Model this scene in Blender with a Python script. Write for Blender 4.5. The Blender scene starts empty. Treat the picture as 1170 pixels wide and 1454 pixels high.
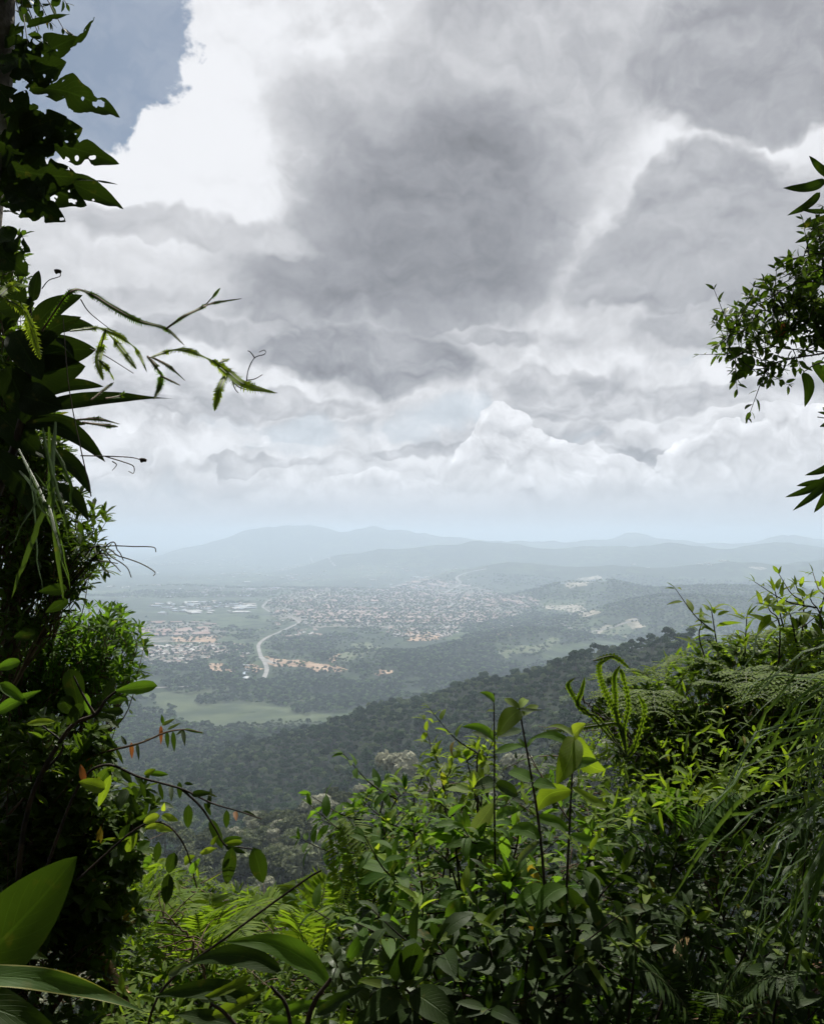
import bpy, math, random
import numpy as np
from mathutils import Vector, Matrix, Euler

random.seed(7)
rng = np.random.default_rng(7)
scene = bpy.context.scene
COL = scene.collection

# ------------------------------------------------------------------ camera
F = 727.0 / math.tan(math.radians(30.0))       # focal length in photo pixels
PITCH = math.radians(1.6)
cam_d = bpy.data.cameras.new("camera")
cam = bpy.data.objects.new("camera", cam_d)
COL.objects.link(cam)
cam_d.sensor_fit = 'VERTICAL'
cam_d.sensor_height = 24.0
cam_d.lens = 12.0 / math.tan(math.radians(30.0))
cam_d.clip_start = 0.02
cam_d.clip_end = 200000.0
cam.location = (0, 0, 0)
cam.rotation_euler = (math.radians(90) + PITCH, 0, 0)
scene.camera = cam

def pdir(px, py):
    """unit-forward direction through a photo pixel (y component about 1)"""
    x = (px - 585.0) / F
    zc = (727.0 - py) / F
    return np.array([x, math.cos(PITCH) - zc * math.sin(PITCH), math.sin(PITCH) + zc * math.cos(PITCH)])

def P(px, py, d):
    """world point seen at pixel px,py at forward distance d"""
    v = pdir(px, py)
    return v / v[1] * d

# ------------------------------------------------------------------ light
SUN_EL, SUN_AZ = math.radians(56), math.radians(8)     # azimuth clockwise from +Y (ahead, to the right)
EXPOSURE = 0.38
scene.view_settings.view_transform = 'Standard'
scene.view_settings.look = 'None'
scene.view_settings.exposure = EXPOSURE
scene.view_settings.gamma = 1.0
scene.cycles.use_adaptive_sampling = True
scene.cycles.adaptive_threshold = 0.035
scene.cycles.use_denoising = True
scene.cycles.max_bounces = 7
scene.cycles.diffuse_bounces = 3
scene.cycles.glossy_bounces = 2
scene.cycles.transmission_bounces = 4
scene.cycles.transparent_max_bounces = 8
scene.cycles.volume_bounces = 1
scene.cycles.time_limit = 900
scene.cycles.sample_clamp_indirect = 4.0
scene.cycles.use_light_tree = False

sun_d = bpy.data.lights.new("sun", 'SUN')
sun_d.energy = 5.0
sun_d.angle = math.radians(0.5)
sun_d.color = (1.0, 0.955, 0.87)
sun = bpy.data.objects.new("sun", sun_d)
COL.objects.link(sun)
sdir = Vector((math.sin(SUN_AZ) * math.cos(SUN_EL), math.cos(SUN_AZ) * math.cos(SUN_EL), math.sin(SUN_EL)))
sun.rotation_euler = sdir.to_track_quat('Z', 'Y').to_euler()
sun.location = (0, 0, 30)

# ------------------------------------------------------------------ node helper
class N:
    """tiny expression builder over shader math nodes"""
    nt = None
    def __init__(s, v): s.v = v
    @staticmethod
    def _set(inp, v):
        if isinstance(v, N): v = v.v
        if isinstance(v, bpy.types.NodeSocket): N.nt.links.new(v, inp)
        else: inp.default_value = v
    @staticmethod
    def m(op, *a, clamp=False):
        n = N.nt.nodes.new('ShaderNodeMath'); n.operation = op; n.use_clamp = clamp
        for i, x in enumerate(a): N._set(n.inputs[i], x)
        return N(n.outputs[0])
    def __add__(s, o): return N.m('ADD', s, o)
    __radd__ = __add__
    def __sub__(s, o): return N.m('SUBTRACT', s, o)
    def __rsub__(s, o): return N.m('SUBTRACT', o, s)
    def __mul__(s, o): return N.m('MULTIPLY', s, o)
    __rmul__ = __mul__
    def __truediv__(s, o): return N.m('DIVIDE', s, o)

def smooth(x, a, b):
    n = N.nt.nodes.new('ShaderNodeMapRange'); n.interpolation_type = 'SMOOTHSTEP'
    N._set(n.inputs['Value'], x); n.inputs['From Min'].default_value = a; n.inputs['From Max'].default_value = b
    return N(n.outputs[0])

def vmath(op, a, b=None, scale=None):
    n = N.nt.nodes.new('ShaderNodeVectorMath'); n.operation = op
    N._set(n.inputs[0], a)
    if b is not None: N._set(n.inputs[1], b)
    if scale is not None: N._set(n.inputs['Scale'], scale)
    return N(n.outputs[0])

def combine(x, y, z=0.0):
    n = N.nt.nodes.new('ShaderNodeCombineXYZ')
    N._set(n.inputs[0], x); N._set(n.inputs[1], y); N._set(n.inputs[2], z)
    return N(n.outputs[0])

def noise(vec, scale, detail=4, rough=0.55, color=False, dist=0.0, lac=2.0, dim='3D'):
    n = N.nt.nodes.new('ShaderNodeTexNoise'); n.noise_dimensions = dim
    if vec is not None: N._set(n.inputs['Vector'], vec)
    n.inputs['Scale'].default_value = scale; n.inputs['Detail'].default_value = detail
    n.inputs['Roughness'].default_value = rough; n.inputs['Distortion'].default_value = dist
    n.inputs['Lacunarity'].default_value = lac
    return N(n.outputs['Color' if color else 'Fac'])

def billow(vec, scale, detail=3, rough=0.5):
    """cauliflower lumps: fractal cells, low in the creases, high on the lumps"""
    n = N.nt.nodes.new('ShaderNodeTexVoronoi'); n.feature = 'F1'; n.voronoi_dimensions = '2D'
    n.normalize = True
    N._set(n.inputs['Vector'], vec); n.inputs['Scale'].default_value = scale
    n.inputs['Detail'].default_value = detail; n.inputs['Roughness'].default_value = rough
    d = N(n.outputs['Distance'])
    return 1.0 - d * d * 1.6

def cmix(f, a, b, mode='MIX'):
    n = N.nt.nodes.new('ShaderNodeMix'); n.data_type = 'RGBA'; n.blend_type = mode
    N._set(n.inputs[0], f)
    for k, v in ((6, a), (7, b)):
        if isinstance(v, tuple) and len(v) == 3: v = (*v, 1.0)
        N._set(n.inputs[k], v)
    return N(n.outputs[2])

# ------------------------------------------------------------------ sky
def azel(px, py):
    v = pdir(px, py); v = v / np.linalg.norm(v)
    return math.atan2(v[0], v[1]), math.asin(v[2])

def build_world():
    w = bpy.data.worlds.new("World"); scene.world = w; w.use_nodes = True
    nt = w.node_tree; nt.nodes.clear(); N.nt = nt
    out = nt.nodes.new('ShaderNodeOutputWorld'); bg = nt.nodes.new('ShaderNodeBackground')
    bg.inputs['Strength'].default_value = 0.1
    nt.links.new(bg.outputs[0], out.inputs[0])
    sky = nt.nodes.new('ShaderNodeTexSky'); sky.sky_type = 'NISHITA'; sky.sun_disc = False
    sky.sun_elevation = SUN_EL; sky.sun_rotation = SUN_AZ
    sky.altitude = 500; sky.dust_density = 2.0; sky.air_density = 1.0
    tc = nt.nodes.new('ShaderNodeTexCoord')
    sep = nt.nodes.new('ShaderNodeSeparateXYZ'); nt.links.new(tc.outputs['Generated'], sep.inputs[0])
    X, Y, Z = N(sep.outputs[0]), N(sep.outputs[1]), N(sep.outputs[2])
    S = F / 1000.0
    U = N.m('ARCTAN2', X, Y) * S            # unit: 1000 photo pixels of angle
    V = N.m('ARCSINE', Z) * S
    p = combine(U, V)
    # perspective squash: clouds far off (low) are flatter
    def q(px, py):
        a, e = azel(px, py); return a * S, e * S
    wn = noise(p, 3.2, 4, 0.55, color=True, dim='2D')
    wc = vmath('SUBTRACT', wn, (0.5, 0.5, 0.5))
    pw = vmath('ADD', p, vmath('SCALE', wc, scale=0.13))
    pw2 = vmath('ADD', p, vmath('SCALE', vmath('SUBTRACT', noise(p, 11, 3, 0.6, color=True, dim='2D'), (0.5, 0.5, 0.5)), scale=0.06))
    pw2 = vmath('ADD', pw2, vmath('SCALE', wc, scale=0.09))
    def sblob(vec, px, py, rx, ry, rot=0.0):
        cx, cy = q(px, py)
        n = nt.nodes.new('ShaderNodeVectorMath'); n.operation = 'MULTIPLY_ADD'
        sx, sy = 1000 / rx, 1000 / ry
        N._set(n.inputs[0], vec); n.inputs[1].default_value = (sx, sy, 0); n.inputs[2].default_value = (-cx * sx, -cy * sy, 0)
        d = nt.nodes.new('ShaderNodeVectorMath'); d.operation = 'DOT_PRODUCT'
        nt.links.new(n.outputs[0], d.inputs[0]); nt.links.new(n.outputs[0], d.inputs[1])
        g = N.m('MULTIPLY_ADD', N(d.outputs['Value']), -0.62, 1.0, clamp=True)
        return g * g
    def field(vec, base, items):
        acc = base
        for (a, *b) in items: acc = N.m('MULTIPLY_ADD', sblob(vec, *b), a, acc)
        return acc
    # fields shared by all cloud masses; each is also sampled a little towards the sun so that lumps
    # have bright tops and grey undersides
    def lumps(vec):
        return noise(vec, 6.5, 6, 0.60, dim='2D') * 0.75 + billow(vec, 9, 3, 0.55) * 0.55
    pz = vmath('MULTIPLY', pw2, (1, 1.45, 1))
    k1 = lumps(pz)
    k2 = lumps(vmath('ADD', pz, (0.006, 0.030, 0)))
    rel = k1 - k2                                # >0 where the lump faces up
    fine = noise(vmath('MULTIPLY', p, (1, 1.5, 1)), 26, 4, 0.62, dim='2D')
    loc = smooth(V, 0.36, 0.14)                  # smaller, more broken cloud low in the sky
    # bright veil everywhere, gently uneven
    L = field(pw, 0.875, [(0.07, 300, 110, 190, 220), (0.07, 230, 240, 220, 110), (0.09, 1100, 190, 200, 60), (0.05, 940, 190, 80, 60), (0.12, 828, 345, 60, 45),
                         (-0.08, 760, 120, 260, 260), (-0.05, 470, 130, 120, 70), (0.06, 590, 95, 80, 80), (-0.06, 700, 600, 500, 60), (-0.08, 180, 560, 260, 60), (-0.05, 600, 680, 600, 40), (-0.06, 880, 470, 300, 40), (-0.05, 120, 400, 200, 70)])
    c1 = billow(pw2, 20, 3, 0.6)
    # grey bodies: outline blobs, grey value, lumpiness, edge start, edge end
    def mass(L, items, grey, lump, e0, e1, vec=None, rim=0.0):
        f = field(pw2 if vec is None else vec, 0.0, [(1.0, *i) for i in items])
        f = f + ((k1 - 0.72) * lump + (c1 - 0.68) * lump * 0.32) * smooth(f, 0.0, 0.3)
        m = smooth(f, e0, e1)
        return L + (grey - L) * m + m * (1.0 - m) * rim, m
    L, _ = mass(L, [(760, 60, 200, 220), (680, 180, 180, 170), (480, 150, 140, 70)], 0.725, 0.8, 0.10, 1.2)
    L, _ = mass(L, [(1090, 50, 240, 110), (1180, 100, 160, 70)], 0.64, 1.4, 0.20, 0.90, rim=0.15)
    L, _ = mass(L, [(1000, 260, 100, 66), (940, 360, 130, 70), (1060, 330, 170, 90), (1080, 420, 190, 50), (900, 400, 100, 40)], 0.68, 1.6, 0.16, 0.90, rim=0.14)
    L, _ = mass(L, [(560, 280, 190, 130), (650, 370, 230, 90), (470, 395, 200, 76), (480, 455, 200, 36), (700, 260, 130, 130)], 0.65, 1.5, 0.10, 1.0, rim=0.06)
    L, _ = mass(L, [(610, 320, 190, 120), (560, 400, 240, 66), (640, 240, 120, 90)], 0.555, 1.0, 0.15, 1.25)
    L, _ = mass(L, [(560, 520, 180, 44), (480, 500, 160, 40)], 0.61, 1.5, 0.25, 0.85, rim=0.10)
    L, _ = mass(L, [(880, 562, 190, 30), (1010, 470, 150, 24), (780, 530, 120, 26), (1120, 560, 120, 24), (300, 480, 140, 26), (430, 575, 130, 18), (700, 470, 100, 18), (260, 590, 120, 16), (940, 640, 140, 14), (620, 640, 110, 12), (380, 655, 140, 12)], 0.715, 1.6, 0.30, 0.85, rim=0.10)
    L, _ = mass(L, [(300, 335, 150, 26), (180, 330, 110, 24), (220, 440, 110, 20)], 0.77, 1.3, 0.25, 0.95)
    L = L + rel * (0.26 + loc * 0.42) + (fine - 0.5) * (0.05 + loc * 0.06) + (c1 - 0.68) * (0.03 + loc * 0.06) + (k1 - 0.72) * 0.10
    b1 = k1; n1 = fine
    # pale blue gaps behind the low clouds
    gap = field(pw, 0.0, [(1.0, 420, 615, 220, 40, 2), (0.9, 650, 590, 120, 45, -20), (0.7, 250, 690, 300, 40), (0.5, 820, 600, 160, 30), (0.6, 1000, 500, 120, 18)])
    gap = smooth(gap - (k1 - 0.72) * 2.2, 0.30, 0.85)
    L = N.m('SMOOTH_MIN', L, 0.95, 0.06)
    # cumulus heads with crisp tops
    c2 = billow(vmath('ADD', pw2, (-0.006, 0.012, 0)), 20, 3, 0.6)
    def cumulus(items, crisp=0.07, lump=0.9):
        f = field(pw2, 0.0, [(1.0, *i) for i in items]); f = f + ((c1 - 0.68) * lump + (fine - 0.5) * 0.5) * smooth(f, 0.0, 0.35)
        m = smooth(f, 0.34, 0.34 + crisp)
        sh = 0.95 - smooth(f, 0.5, 1.6) * 0.10 + (c1 - c2) * 0.45 + (fine - 0.5) * 0.12
        return m, sh
    lay = []
    lay.append(cumulus([(718, 615, 44, 52), (740, 650, 66, 52), (800, 650, 60, 40), (690, 670, 70, 44), (650, 690, 60, 30)]))
    lay.append(cumulus([(500, 697, 50, 18), (560, 692, 60, 26), (610, 700, 60, 24), (830, 690, 40, 26), (880, 676, 56, 36), (920, 694, 60, 24)]))
    lay.append(cumulus([(985, 650, 64, 30), (1040, 640, 66, 32), (1110, 655, 80, 40), (1170, 640, 70, 36), (1000, 685, 110, 20), (1130, 600, 60, 24)]))
    lay.append(cumulus([(250, 660, 60, 26), (330, 690, 90, 22), (200, 690, 70, 26), (340, 620, 60, 16), (430, 640, 50, 14), (170, 600, 70, 20)], 0.2))
    base_fade = smooth(V, q(585, 718)[1], q(585, 668)[1])     # undersides melt into haze
    for (m, sh), k in zip(lay, (0.9, 0.8, 0.8, 0.5)):
        mm = m * base_fade * k
        L = L + (sh - L) * mm
        gap = gap * (1.0 - mm)
    # lower haze band
    band = smooth(V, q(585, 675)[1], q(585, 735)[1])
    L = L + (0.80 - L) * band * 0.85
    # unseen sky overhead and behind, darkened to cut the ambient light
    up = N.m('MAXIMUM', smooth(V, 0.72, 1.15), smooth(Y, 0.45, -0.1))
    L = L + (0.50 - L) * up
    # luminance -> linear, slight blue tint in the greys
    Ll = N.m('POWER', N.m('MAXIMUM', L, 0.05), 2.2)
    cold = smooth(L, 0.88, 0.5)
    tint = cmix(cold, (0.985, 0.995, 1.03), (0.955, 0.975, 1.07))
    tint = cmix(band * 0.8, tint, (0.95, 0.985, 1.05))
    cloud = vmath('SCALE', tint, scale=Ll * 7.8)
    blue_low = cmix(0.0, (4.6, 5.4, 6.1), (0, 0, 0))
    cloud = cmix(gap * 0.45 * (1.0 - band), cloud, blue_low)
    # the open blue corner
    edge = c1
    hole = field(pw2, 0.0, [(1.0, 60, -60, 285, 265), (0.55, 70, 70, 175, 150), (0.5, -250, -40, 380, 260)]) - (edge - 0.62) * 0.5 + (fine - 0.5) * 0.4
    hm = smooth(hole, 0.42, 0.56)
    wisp = smooth(k1, 0.72, 0.95)
    skyc = cmix(0.78, N(sky.outputs[0]), (1.62, 2.05, 2.65))
    skyc = cmix(wisp * 0.25, skyc, (4.1, 4.4, 5))
    col = cmix(hm, cloud, skyc)
    # below the horizon: pale haze
    low = smooth(Z, 0.0, -0.05)
    col = cmix(low, col, (3.9, 4.3, 4.8))
    nt.links.new(col.v, bg.inputs['Color'])
    w.cycles.sampling_method = 'MANUAL'
    w.cycles.sample_map_resolution = 512

build_world()

# ------------------------------------------------------------------ mesh helpers
def new_mesh(name, verts, faces, uvs=None, smooth_f=True, mat_idx=None):
    """verts (n,3) array; faces (m,k) array or a list of such arrays; uvs (n,2) per vertex"""
    me = bpy.data.meshes.new(name)
    verts = np.asarray(verts, dtype=np.float32)
    fl = faces if isinstance(faces, list) else [faces]
    fl = [np.asarray(f, dtype=np.int32) for f in fl if len(f)]
    me.vertices.add(len(verts)); me.vertices.foreach_set('co', verts.ravel())
    loops = np.concatenate([f.ravel() for f in fl])
    tot = np.concatenate([np.full(len(f), f.shape[1], np.int32) for f in fl])
    start = np.concatenate([[0], np.cumsum(tot)[:-1]]).astype(np.int32)
    me.loops.add(len(loops)); me.loops.foreach_set('vertex_index', loops)
    me.polygons.add(len(tot)); me.polygons.foreach_set('loop_start', start)
    me.polygons.foreach_set('loop_total', tot)
    me.polygons.foreach_set('use_smooth', np.full(len(tot), smooth_f))
    if mat_idx is not None: me.polygons.foreach_set('material_index', np.asarray(mat_idx, dtype=np.int32))
    if uvs is not None:
        uvl = me.uv_layers.new(name='UVMap')
        uvl.data.foreach_set('uv', np.asarray(uvs, dtype=np.float32)[loops].ravel())
    me.update(calc_edges=True); me.validate()
    return me

def link(name, me, mats, parent=None, label=None, cat=None, group=None, kind=None, loc=None):
    o = bpy.data.objects.new(name, me); COL.objects.link(o)
    if me is not None and not isinstance(mats, (list, tuple)): mats = [mats]
    if me is not None and len(me.materials) == 0:
        for m in mats: me.materials.append(m)
    if parent is not None: o.parent = parent
    if loc is not None: o.location = loc
    if label: o['label'] = label
    if cat: o['category'] = cat
    if group: o['group'] = group
    if kind: o['kind'] = kind
    return o

def new_mat(name):
    m = bpy.data.materials.new(name); m.use_nodes = True
    nt = m.node_tree; N.nt = nt
    bsdf = nt.nodes['Principled BSDF']
    return m, nt, bsdf

def tcoord(kind='Object'):
    n = N.nt.nodes.new('ShaderNodeTexCoord'); return N(n.outputs[kind])
def geo(out):
    n = N.nt.nodes.new('ShaderNodeNewGeometry'); return N(n.outputs[out])
def bump(h, strength=0.5, dist=0.1):
    n = N.nt.nodes.new('ShaderNodeBump'); N._set(n.inputs['Height'], h)
    n.inputs['Strength'].default_value = strength; n.inputs['Distance'].default_value = dist
    return n.outputs[0]

def simple_mat(name, c1, c2, scale, rough=0.8, spec=0.3, bumps=None, detail=4, lo=0.35, hi=0.65, island=0.0):
    m, nt, b = new_mat(name)
    co = tcoord()
    f = smooth(noise(co, scale, detail), lo, hi)
    col = cmix(f, c1, c2)
    if island:
        r = geo('Random Per Island')
        col = vmath('SCALE', col, scale=(1 - island) + r * 2 * island)
    nt.links.new(col.v, b.inputs['Base Color'])
    b.inputs['Roughness'].default_value = rough
    b.inputs['Specular IOR Level'].default_value = spec
    if bumps: nt.links.new(bump(noise(co, bumps[0], 5), bumps[1], bumps[2]), b.inputs['Normal'])
    return m

# ------------------------------------------------------------------ terrain
def vnoise(x, y, seed=0):
    xi, yi = np.floor(x).astype(np.int64), np.floor(y).astype(np.int64)
    fx, fy = x - xi, y - yi
    fx, fy = fx * fx * (3 - 2 * fx), fy * fy * (3 - 2 * fy)
    def h(a, b):
        n = (a * 374761393 + b * 668265263 + seed * 144269) & 0x7fffffff
        n = ((n ^ (n >> 13)) * 1274126177) & 0x7fffffff
        return ((n ^ (n >> 16)) & 0xffff) / 65535.0
    return (h(xi, yi) * (1 - fx) + h(xi + 1, yi) * fx) * (1 - fy) + (h(xi, yi + 1) * (1 - fx) + h(xi + 1, yi + 1) * fx) * fy
def fbm(x, y, oct=4, seed=0):
    s, a, t = 0, 1.0, 0
    for i in range(oct):
        s = s + a * (vnoise(x, y, seed + i) - 0.5); t += a; a *= 0.5; x = x * 2.03 + 5.1; y = y * 2.03 + 1.7
    return s / t * 2

PLAIN = -450.0
def zpx(py, r):              # height seen at photo row py at distance r
    return r * math.tan(math.atan((727.0 - py) / F) + PITCH)
near = [(0.0, -1.62), (1.2, -1.62), (3.0, -1.85), (5.0, -2.9), (8.0, -5.6), (20, -17.0), (60, -48.0), (140, -92.0), (300, -142.0)]
# per photo column: distance / height knots past the near slope
TH = 6.5
cols = {
    -900: [(480, -210), (900, -330), (1500, -430), (2000, PLAIN)],
    100:  [(480, zpx(1215, 480) - TH), (580, -235), (900, zpx(1190, 900)), (1700, zpx(1078, 1700) - 5), (1850, -440), (2200, PLAIN)],
    250:  [(480, zpx(1200, 480) - TH), (580, -232), (900, zpx(1165, 900)), (1650, zpx(1056, 1650) - TH), (1800, -425), (2200, PLAIN)],
    400:  [(480, zpx(1165, 480) - TH), (570, -218), (880, zpx(1150, 880)), (1450, zpx(1030, 1450) - TH), (1650, -400), (2200, PLAIN)],
    560:  [(470, zpx(1122, 470) - TH), (560, -195), (800, zpx(1110, 800)), (1300, zpx(986, 1300) - TH), (1550, -340), (2100, PLAIN)],
    700:  [(460, zpx(1090, 460) - TH), (560, -175), (800, zpx(1060, 800)), (1200, zpx(950, 1200) - TH), (1450, -290), (2100, PLAIN)],
    830:  [(460, zpx(1070, 460) - TH), (560, -165), (800, zpx(1020, 800)), (1120, zpx(916, 1120) - TH), (1400, -240), (2100, PLAIN)],
    960:  [(460, zpx(1050, 460) - TH), (560, -150), (800, zpx(980, 800)), (1060, zpx(880, 1060) - TH), (1350, -220), (2100, PLAIN)],
    1060: [(460, zpx(1050, 460) - TH), (560, -150), (800, zpx(990, 800)), (1040, zpx(890, 1040) - TH), (1350, -220), (2100, PLAIN)],
    1300: [(460, -150), (560, -150), (800, -140), (1040, -110), (1350, -200), (2100, PLAIN)],
    2200: [(460, -160), (800, -150), (1300, -240), (2300, PLAIN)],
}
_caz = np.array([math.atan((c - 585) / F) for c in cols])
_lr = np.linspace(0, math.log(2601), 240)
_tab = []
for c, kn in cols.items():
    k = near + kn + [(2600, PLAIN)]
    xs = np.log(np.array([a for a, b in k]) + 1); ys = np.array([b for a, b in k])
    v = np.interp(_lr, xs, ys)
    kk = np.array([1, 2, 3, 2, 1.0]); kk /= kk.sum()
    vp = np.pad(v, 2, mode='edge'); v = np.convolve(vp, kk, 'valid')
    _tab.append(v)
_tab = np.array(_tab)
MID = [  # low hills on the plain: (px, crest row, distance, half width across, half depth)
    (850, 832, 5900, 380, 500), (790, 838, 6100, 350, 450), (980, 838, 5300, 520, 700), (1130, 836, 5500, 600, 700), (1040, 850, 4300, 500, 450), (900, 862, 4300, 420, 380),
    (590, 935, 2850, 260, 300), (500, 925, 3150, 240, 200), (690, 905, 3300, 260, 260), (260, 965, 2700, 300, 240), (560, 900, 3900, 420, 240), (760, 890, 3700, 300, 260),
]
RIDGES = [  # far ranges: distance, half depth, crest outline in photo columns/rows
    (16500, 1500, [(-300, 830), (180, 800), (250, 782), (330, 768), (372, 755), (410, 749), (450, 751), (520, 749), (560, 753), (610, 762), (650, 766), (720, 771), (745, 768), (800, 767), (850, 763), (890, 759), (935, 763), (1000, 770), (1060, 770), (1120, 766), (1170, 768), (1500, 765)]),
    (11500, 900, [(-300, 850), (400, 815), (480, 793), (540, 782), (600, 776), (665, 766), (700, 773), (760, 778), (830, 771), (900, 772), (960, 768), (1010, 778), (1100, 775), (1170, 780), (1500, 778)]),
    (8600, 500, [(-300, 870), (560, 840), (640, 808), (720, 796), (800, 800), (870, 794), (950, 802), (1040, 795), (1110, 800), (1170, 797), (1500, 795)]),
]
def height(x, y, rough=True):
    x = np.asarray(x, float); y = np.asarray(y, float)
    r = np.hypot(x, y); az = np.arctan2(x, y)
    a = np.clip(az, _caz[0], _caz[-1])
    i = np.clip(np.searchsorted(_caz, a) - 1, 0, len(_caz) - 2)
    t = (a - _caz[i]) / (_caz[i + 1] - _caz[i]); t = t * t * (3 - 2 * t) * 0.5 + t * 0.5
    u = np.clip(np.log(r + 1) / _lr[-1] * 239, 0, 238.999); j = u.astype(int); fu = u - j
    z = (_tab[i, j] * (1 - fu) + _tab[i, j + 1] * fu) * (1 - t) + (_tab[i + 1, j] * (1 - fu) + _tab[i + 1, j + 1] * fu) * t
    far = np.clip((r - 2000) / 800, 0, 1)
    z = z + 0.9 * np.exp(-((x - 2.0) / 1.1) ** 2 - ((y - 3.2) / 1.3) ** 2) + 0.6 * np.exp(-((x + 2.1) / 1.0) ** 2 - ((y - 3.0) / 1.2) ** 2)
    nearw = np.clip((r - 60) / 400, 0, 1) * (1 - far)
    z = z + fbm(x / 160, y / 160, 4, 3) * 16 * nearw
    z = z + np.clip(r / 6, 0, 1) * (1 - np.clip((r - 60) / 200, 0, 1)) * fbm(x / 6, y / 6, 3, 9) * 0.5
    z = z + far * (fbm(x / 900, y / 900, 3, 5) * 14)
    for (px, row, d, wx, wy) in MID:
        c = P(px, row, d); hgt = (c[2] - PLAIN) * 0.82
        dx = (x - c[0]) / wx; dy = (y - c[1]) / wy
        g = np.exp(-(dx * dx + dy * dy) * 1.2)
        z = z + far * hgt * g * (1 + 0.16 * fbm(x / 350, y / 350, 4, 11))
    for (d, wd, pts) in RIDGES:
        pa = np.array([math.atan((p[0] - 585) / F) for p in pts])
        ph = np.array([P(p[0], p[1], d)[2] - PLAIN for p in pts])
        hh = np.interp(az, pa, ph) * np.clip((1.2 - np.abs(az)) * 3, 0, 1)
        e = (y + fbm(x / 2500, y * 0, 2, 17) * 500 - d) / wd
        n = fbm(x / 1400, y / 1400, 5, int(d) % 97)
        z = z + hh * np.exp(-np.abs(e) ** 1.6) * (1 + 0.20 * n + 0.20 * fbm(x / 650, y / 650, 4, 7)) + np.exp(-(e / 2.6) ** 2) * (n > 0) * n * 90
    return z

def build_ground():
    naz_front = np.radians(np.linspace(-42, 42, 420))
    naz_back = np.radians(np.linspace(42, 318, 90))[1:-1]
    az = np.concatenate([naz_front, naz_back])
    rr = np.concatenate([[0.25], np.exp(np.linspace(math.log(0.5), math.log(42000), 520))])
    A, R = np.meshgrid(az, rr)
    x, y = R * np.sin(A), R * np.cos(A)
    z = height(x, y)
    n, m = len(rr), len(az)
    v = np.stack([x, y, z], -1).reshape(-1, 3)
    v = np.vstack([v, [[0, 0, -1.62]]])
    i = np.arange(n - 1)[:, None] * m + np.arange(m)[None, :]
    i2 = np.arange(n - 1)[:, None] * m + (np.arange(m)[None, :] + 1) % m
    q = np.stack([i, i2, i2 + m, i + m], -1).reshape(-1, 4)[:, ::-1]
    c = len(v) - 1
    t = np.stack([np.full(m, c), np.arange(m), (np.arange(m) + 1) % m], -1)[:, ::-1]
    me = new_mesh('ground', v, [q, t])
    m_, nt, b = new_mat('ground_cover')
    co = tcoord()
    dist = vmath('LENGTH', co); dist = N(dist.v.node.outputs['Value'])
    big = noise(co, 0.0016, 5, 0.6)
    med = noise(co, 0.011, 5, 0.65)
    fine = noise(co, 0.09, 3, 0.7)
    c_for = cmix(smooth(med, 0.35, 0.7), (0.018, 0.032, 0.016), (0.045, 0.07, 0.03))
    c_fld = cmix(smooth(fine, 0.3, 0.7), (0.055, 0.090, 0.040), (0.095, 0.125, 0.062))
    c = cmix(smooth(big + (med - 0.5) * 0.7, 0.50, 0.60), c_for, c_fld)
    c = cmix(smooth(big + (med - 0.5) * 1.1, 0.74, 0.79), c, (0.30, 0.25, 0.19))
    c = cmix(smooth(fine, 0.4, 0.75) * 0.5, c, (0.02, 0.03, 0.015))
    soil = cmix(smooth(noise(co, 9, 6, 0.7), 0.35, 0.7), (0.030, 0.021, 0.014), (0.13, 0.085, 0.05))
    c = cmix(smooth(dist, 50, 20), c, soil)
    hillf = cmix(smooth(noise(co, 0.12, 3), 0.3, 0.7), (0.010, 0.016, 0.009), (0.022, 0.032, 0.016))
    c = cmix(smooth(dist, 2150, 1950) * smooth(dist, 20, 50), c, hillf)
    nt.links.new(c.v, b.inputs['Base Color'])
    b.inputs['Roughness'].default_value = 0.95; b.inputs['Specular IOR Level'].default_value = 0.1
    nb = noise(co, 14, 6, 0.7) * smooth(dist, 60, 30) + 0.0
    nt.links.new(bump(nb, 0.6, 0.05), b.inputs['Normal'])
    link('ground', me, m_, kind='structure')
build_ground()

# ------------------------------------------------------------------ haze
def build_haze():
    R_, zb, zt = 46000.0, -475.0, 235.0
    v = [(x, y, z) for z in (zb, zt) for (x, y) in ((-R_, -R_), (R_, -R_), (R_, R_), (-R_, R_))]
    f = [(3, 2, 1, 0), (4, 5, 6, 7), (0, 1, 5, 4), (1, 2, 6, 5), (2, 3, 7, 6), (3, 0, 4, 7)]
    me = new_mesh('haze', v, np.array(f), smooth_f=False)
    m = bpy.data.materials.new('haze_air'); m.use_nodes = True
    nt = m.node_tree; nt.nodes.clear()
    o = nt.nodes.new('ShaderNodeOutputMaterial'); pv = nt.nodes.new('ShaderNodeVolumePrincipled')
    pv.inputs['Color'].default_value = (0.69, 0.825, 1.0, 1)
    pv.inputs['Density'].default_value = HAZE
    pv.inputs['Anisotropy'].default_value = 0.25
    nt.links.new(pv.outputs[0], o.inputs['Volume'])
    link('haze', me, m, kind='stuff')
HAZE = 1.0 / 8200
build_haze()

# ------------------------------------------------------------------ flat ground pixel -> world
def G(px, py):
    """point on the terrain seen through a pixel (far part only)"""
    v = pdir(px, py); v = v / v[1]
    d = np.linspace(1500, 26000, 1600)
    gz = height(v[0] * d, d); below = v[2] * d < gz
    k = int(np.argmax(below)) if below.any() else len(d) - 1
    return v[0] * d[k], d[k]

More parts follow.
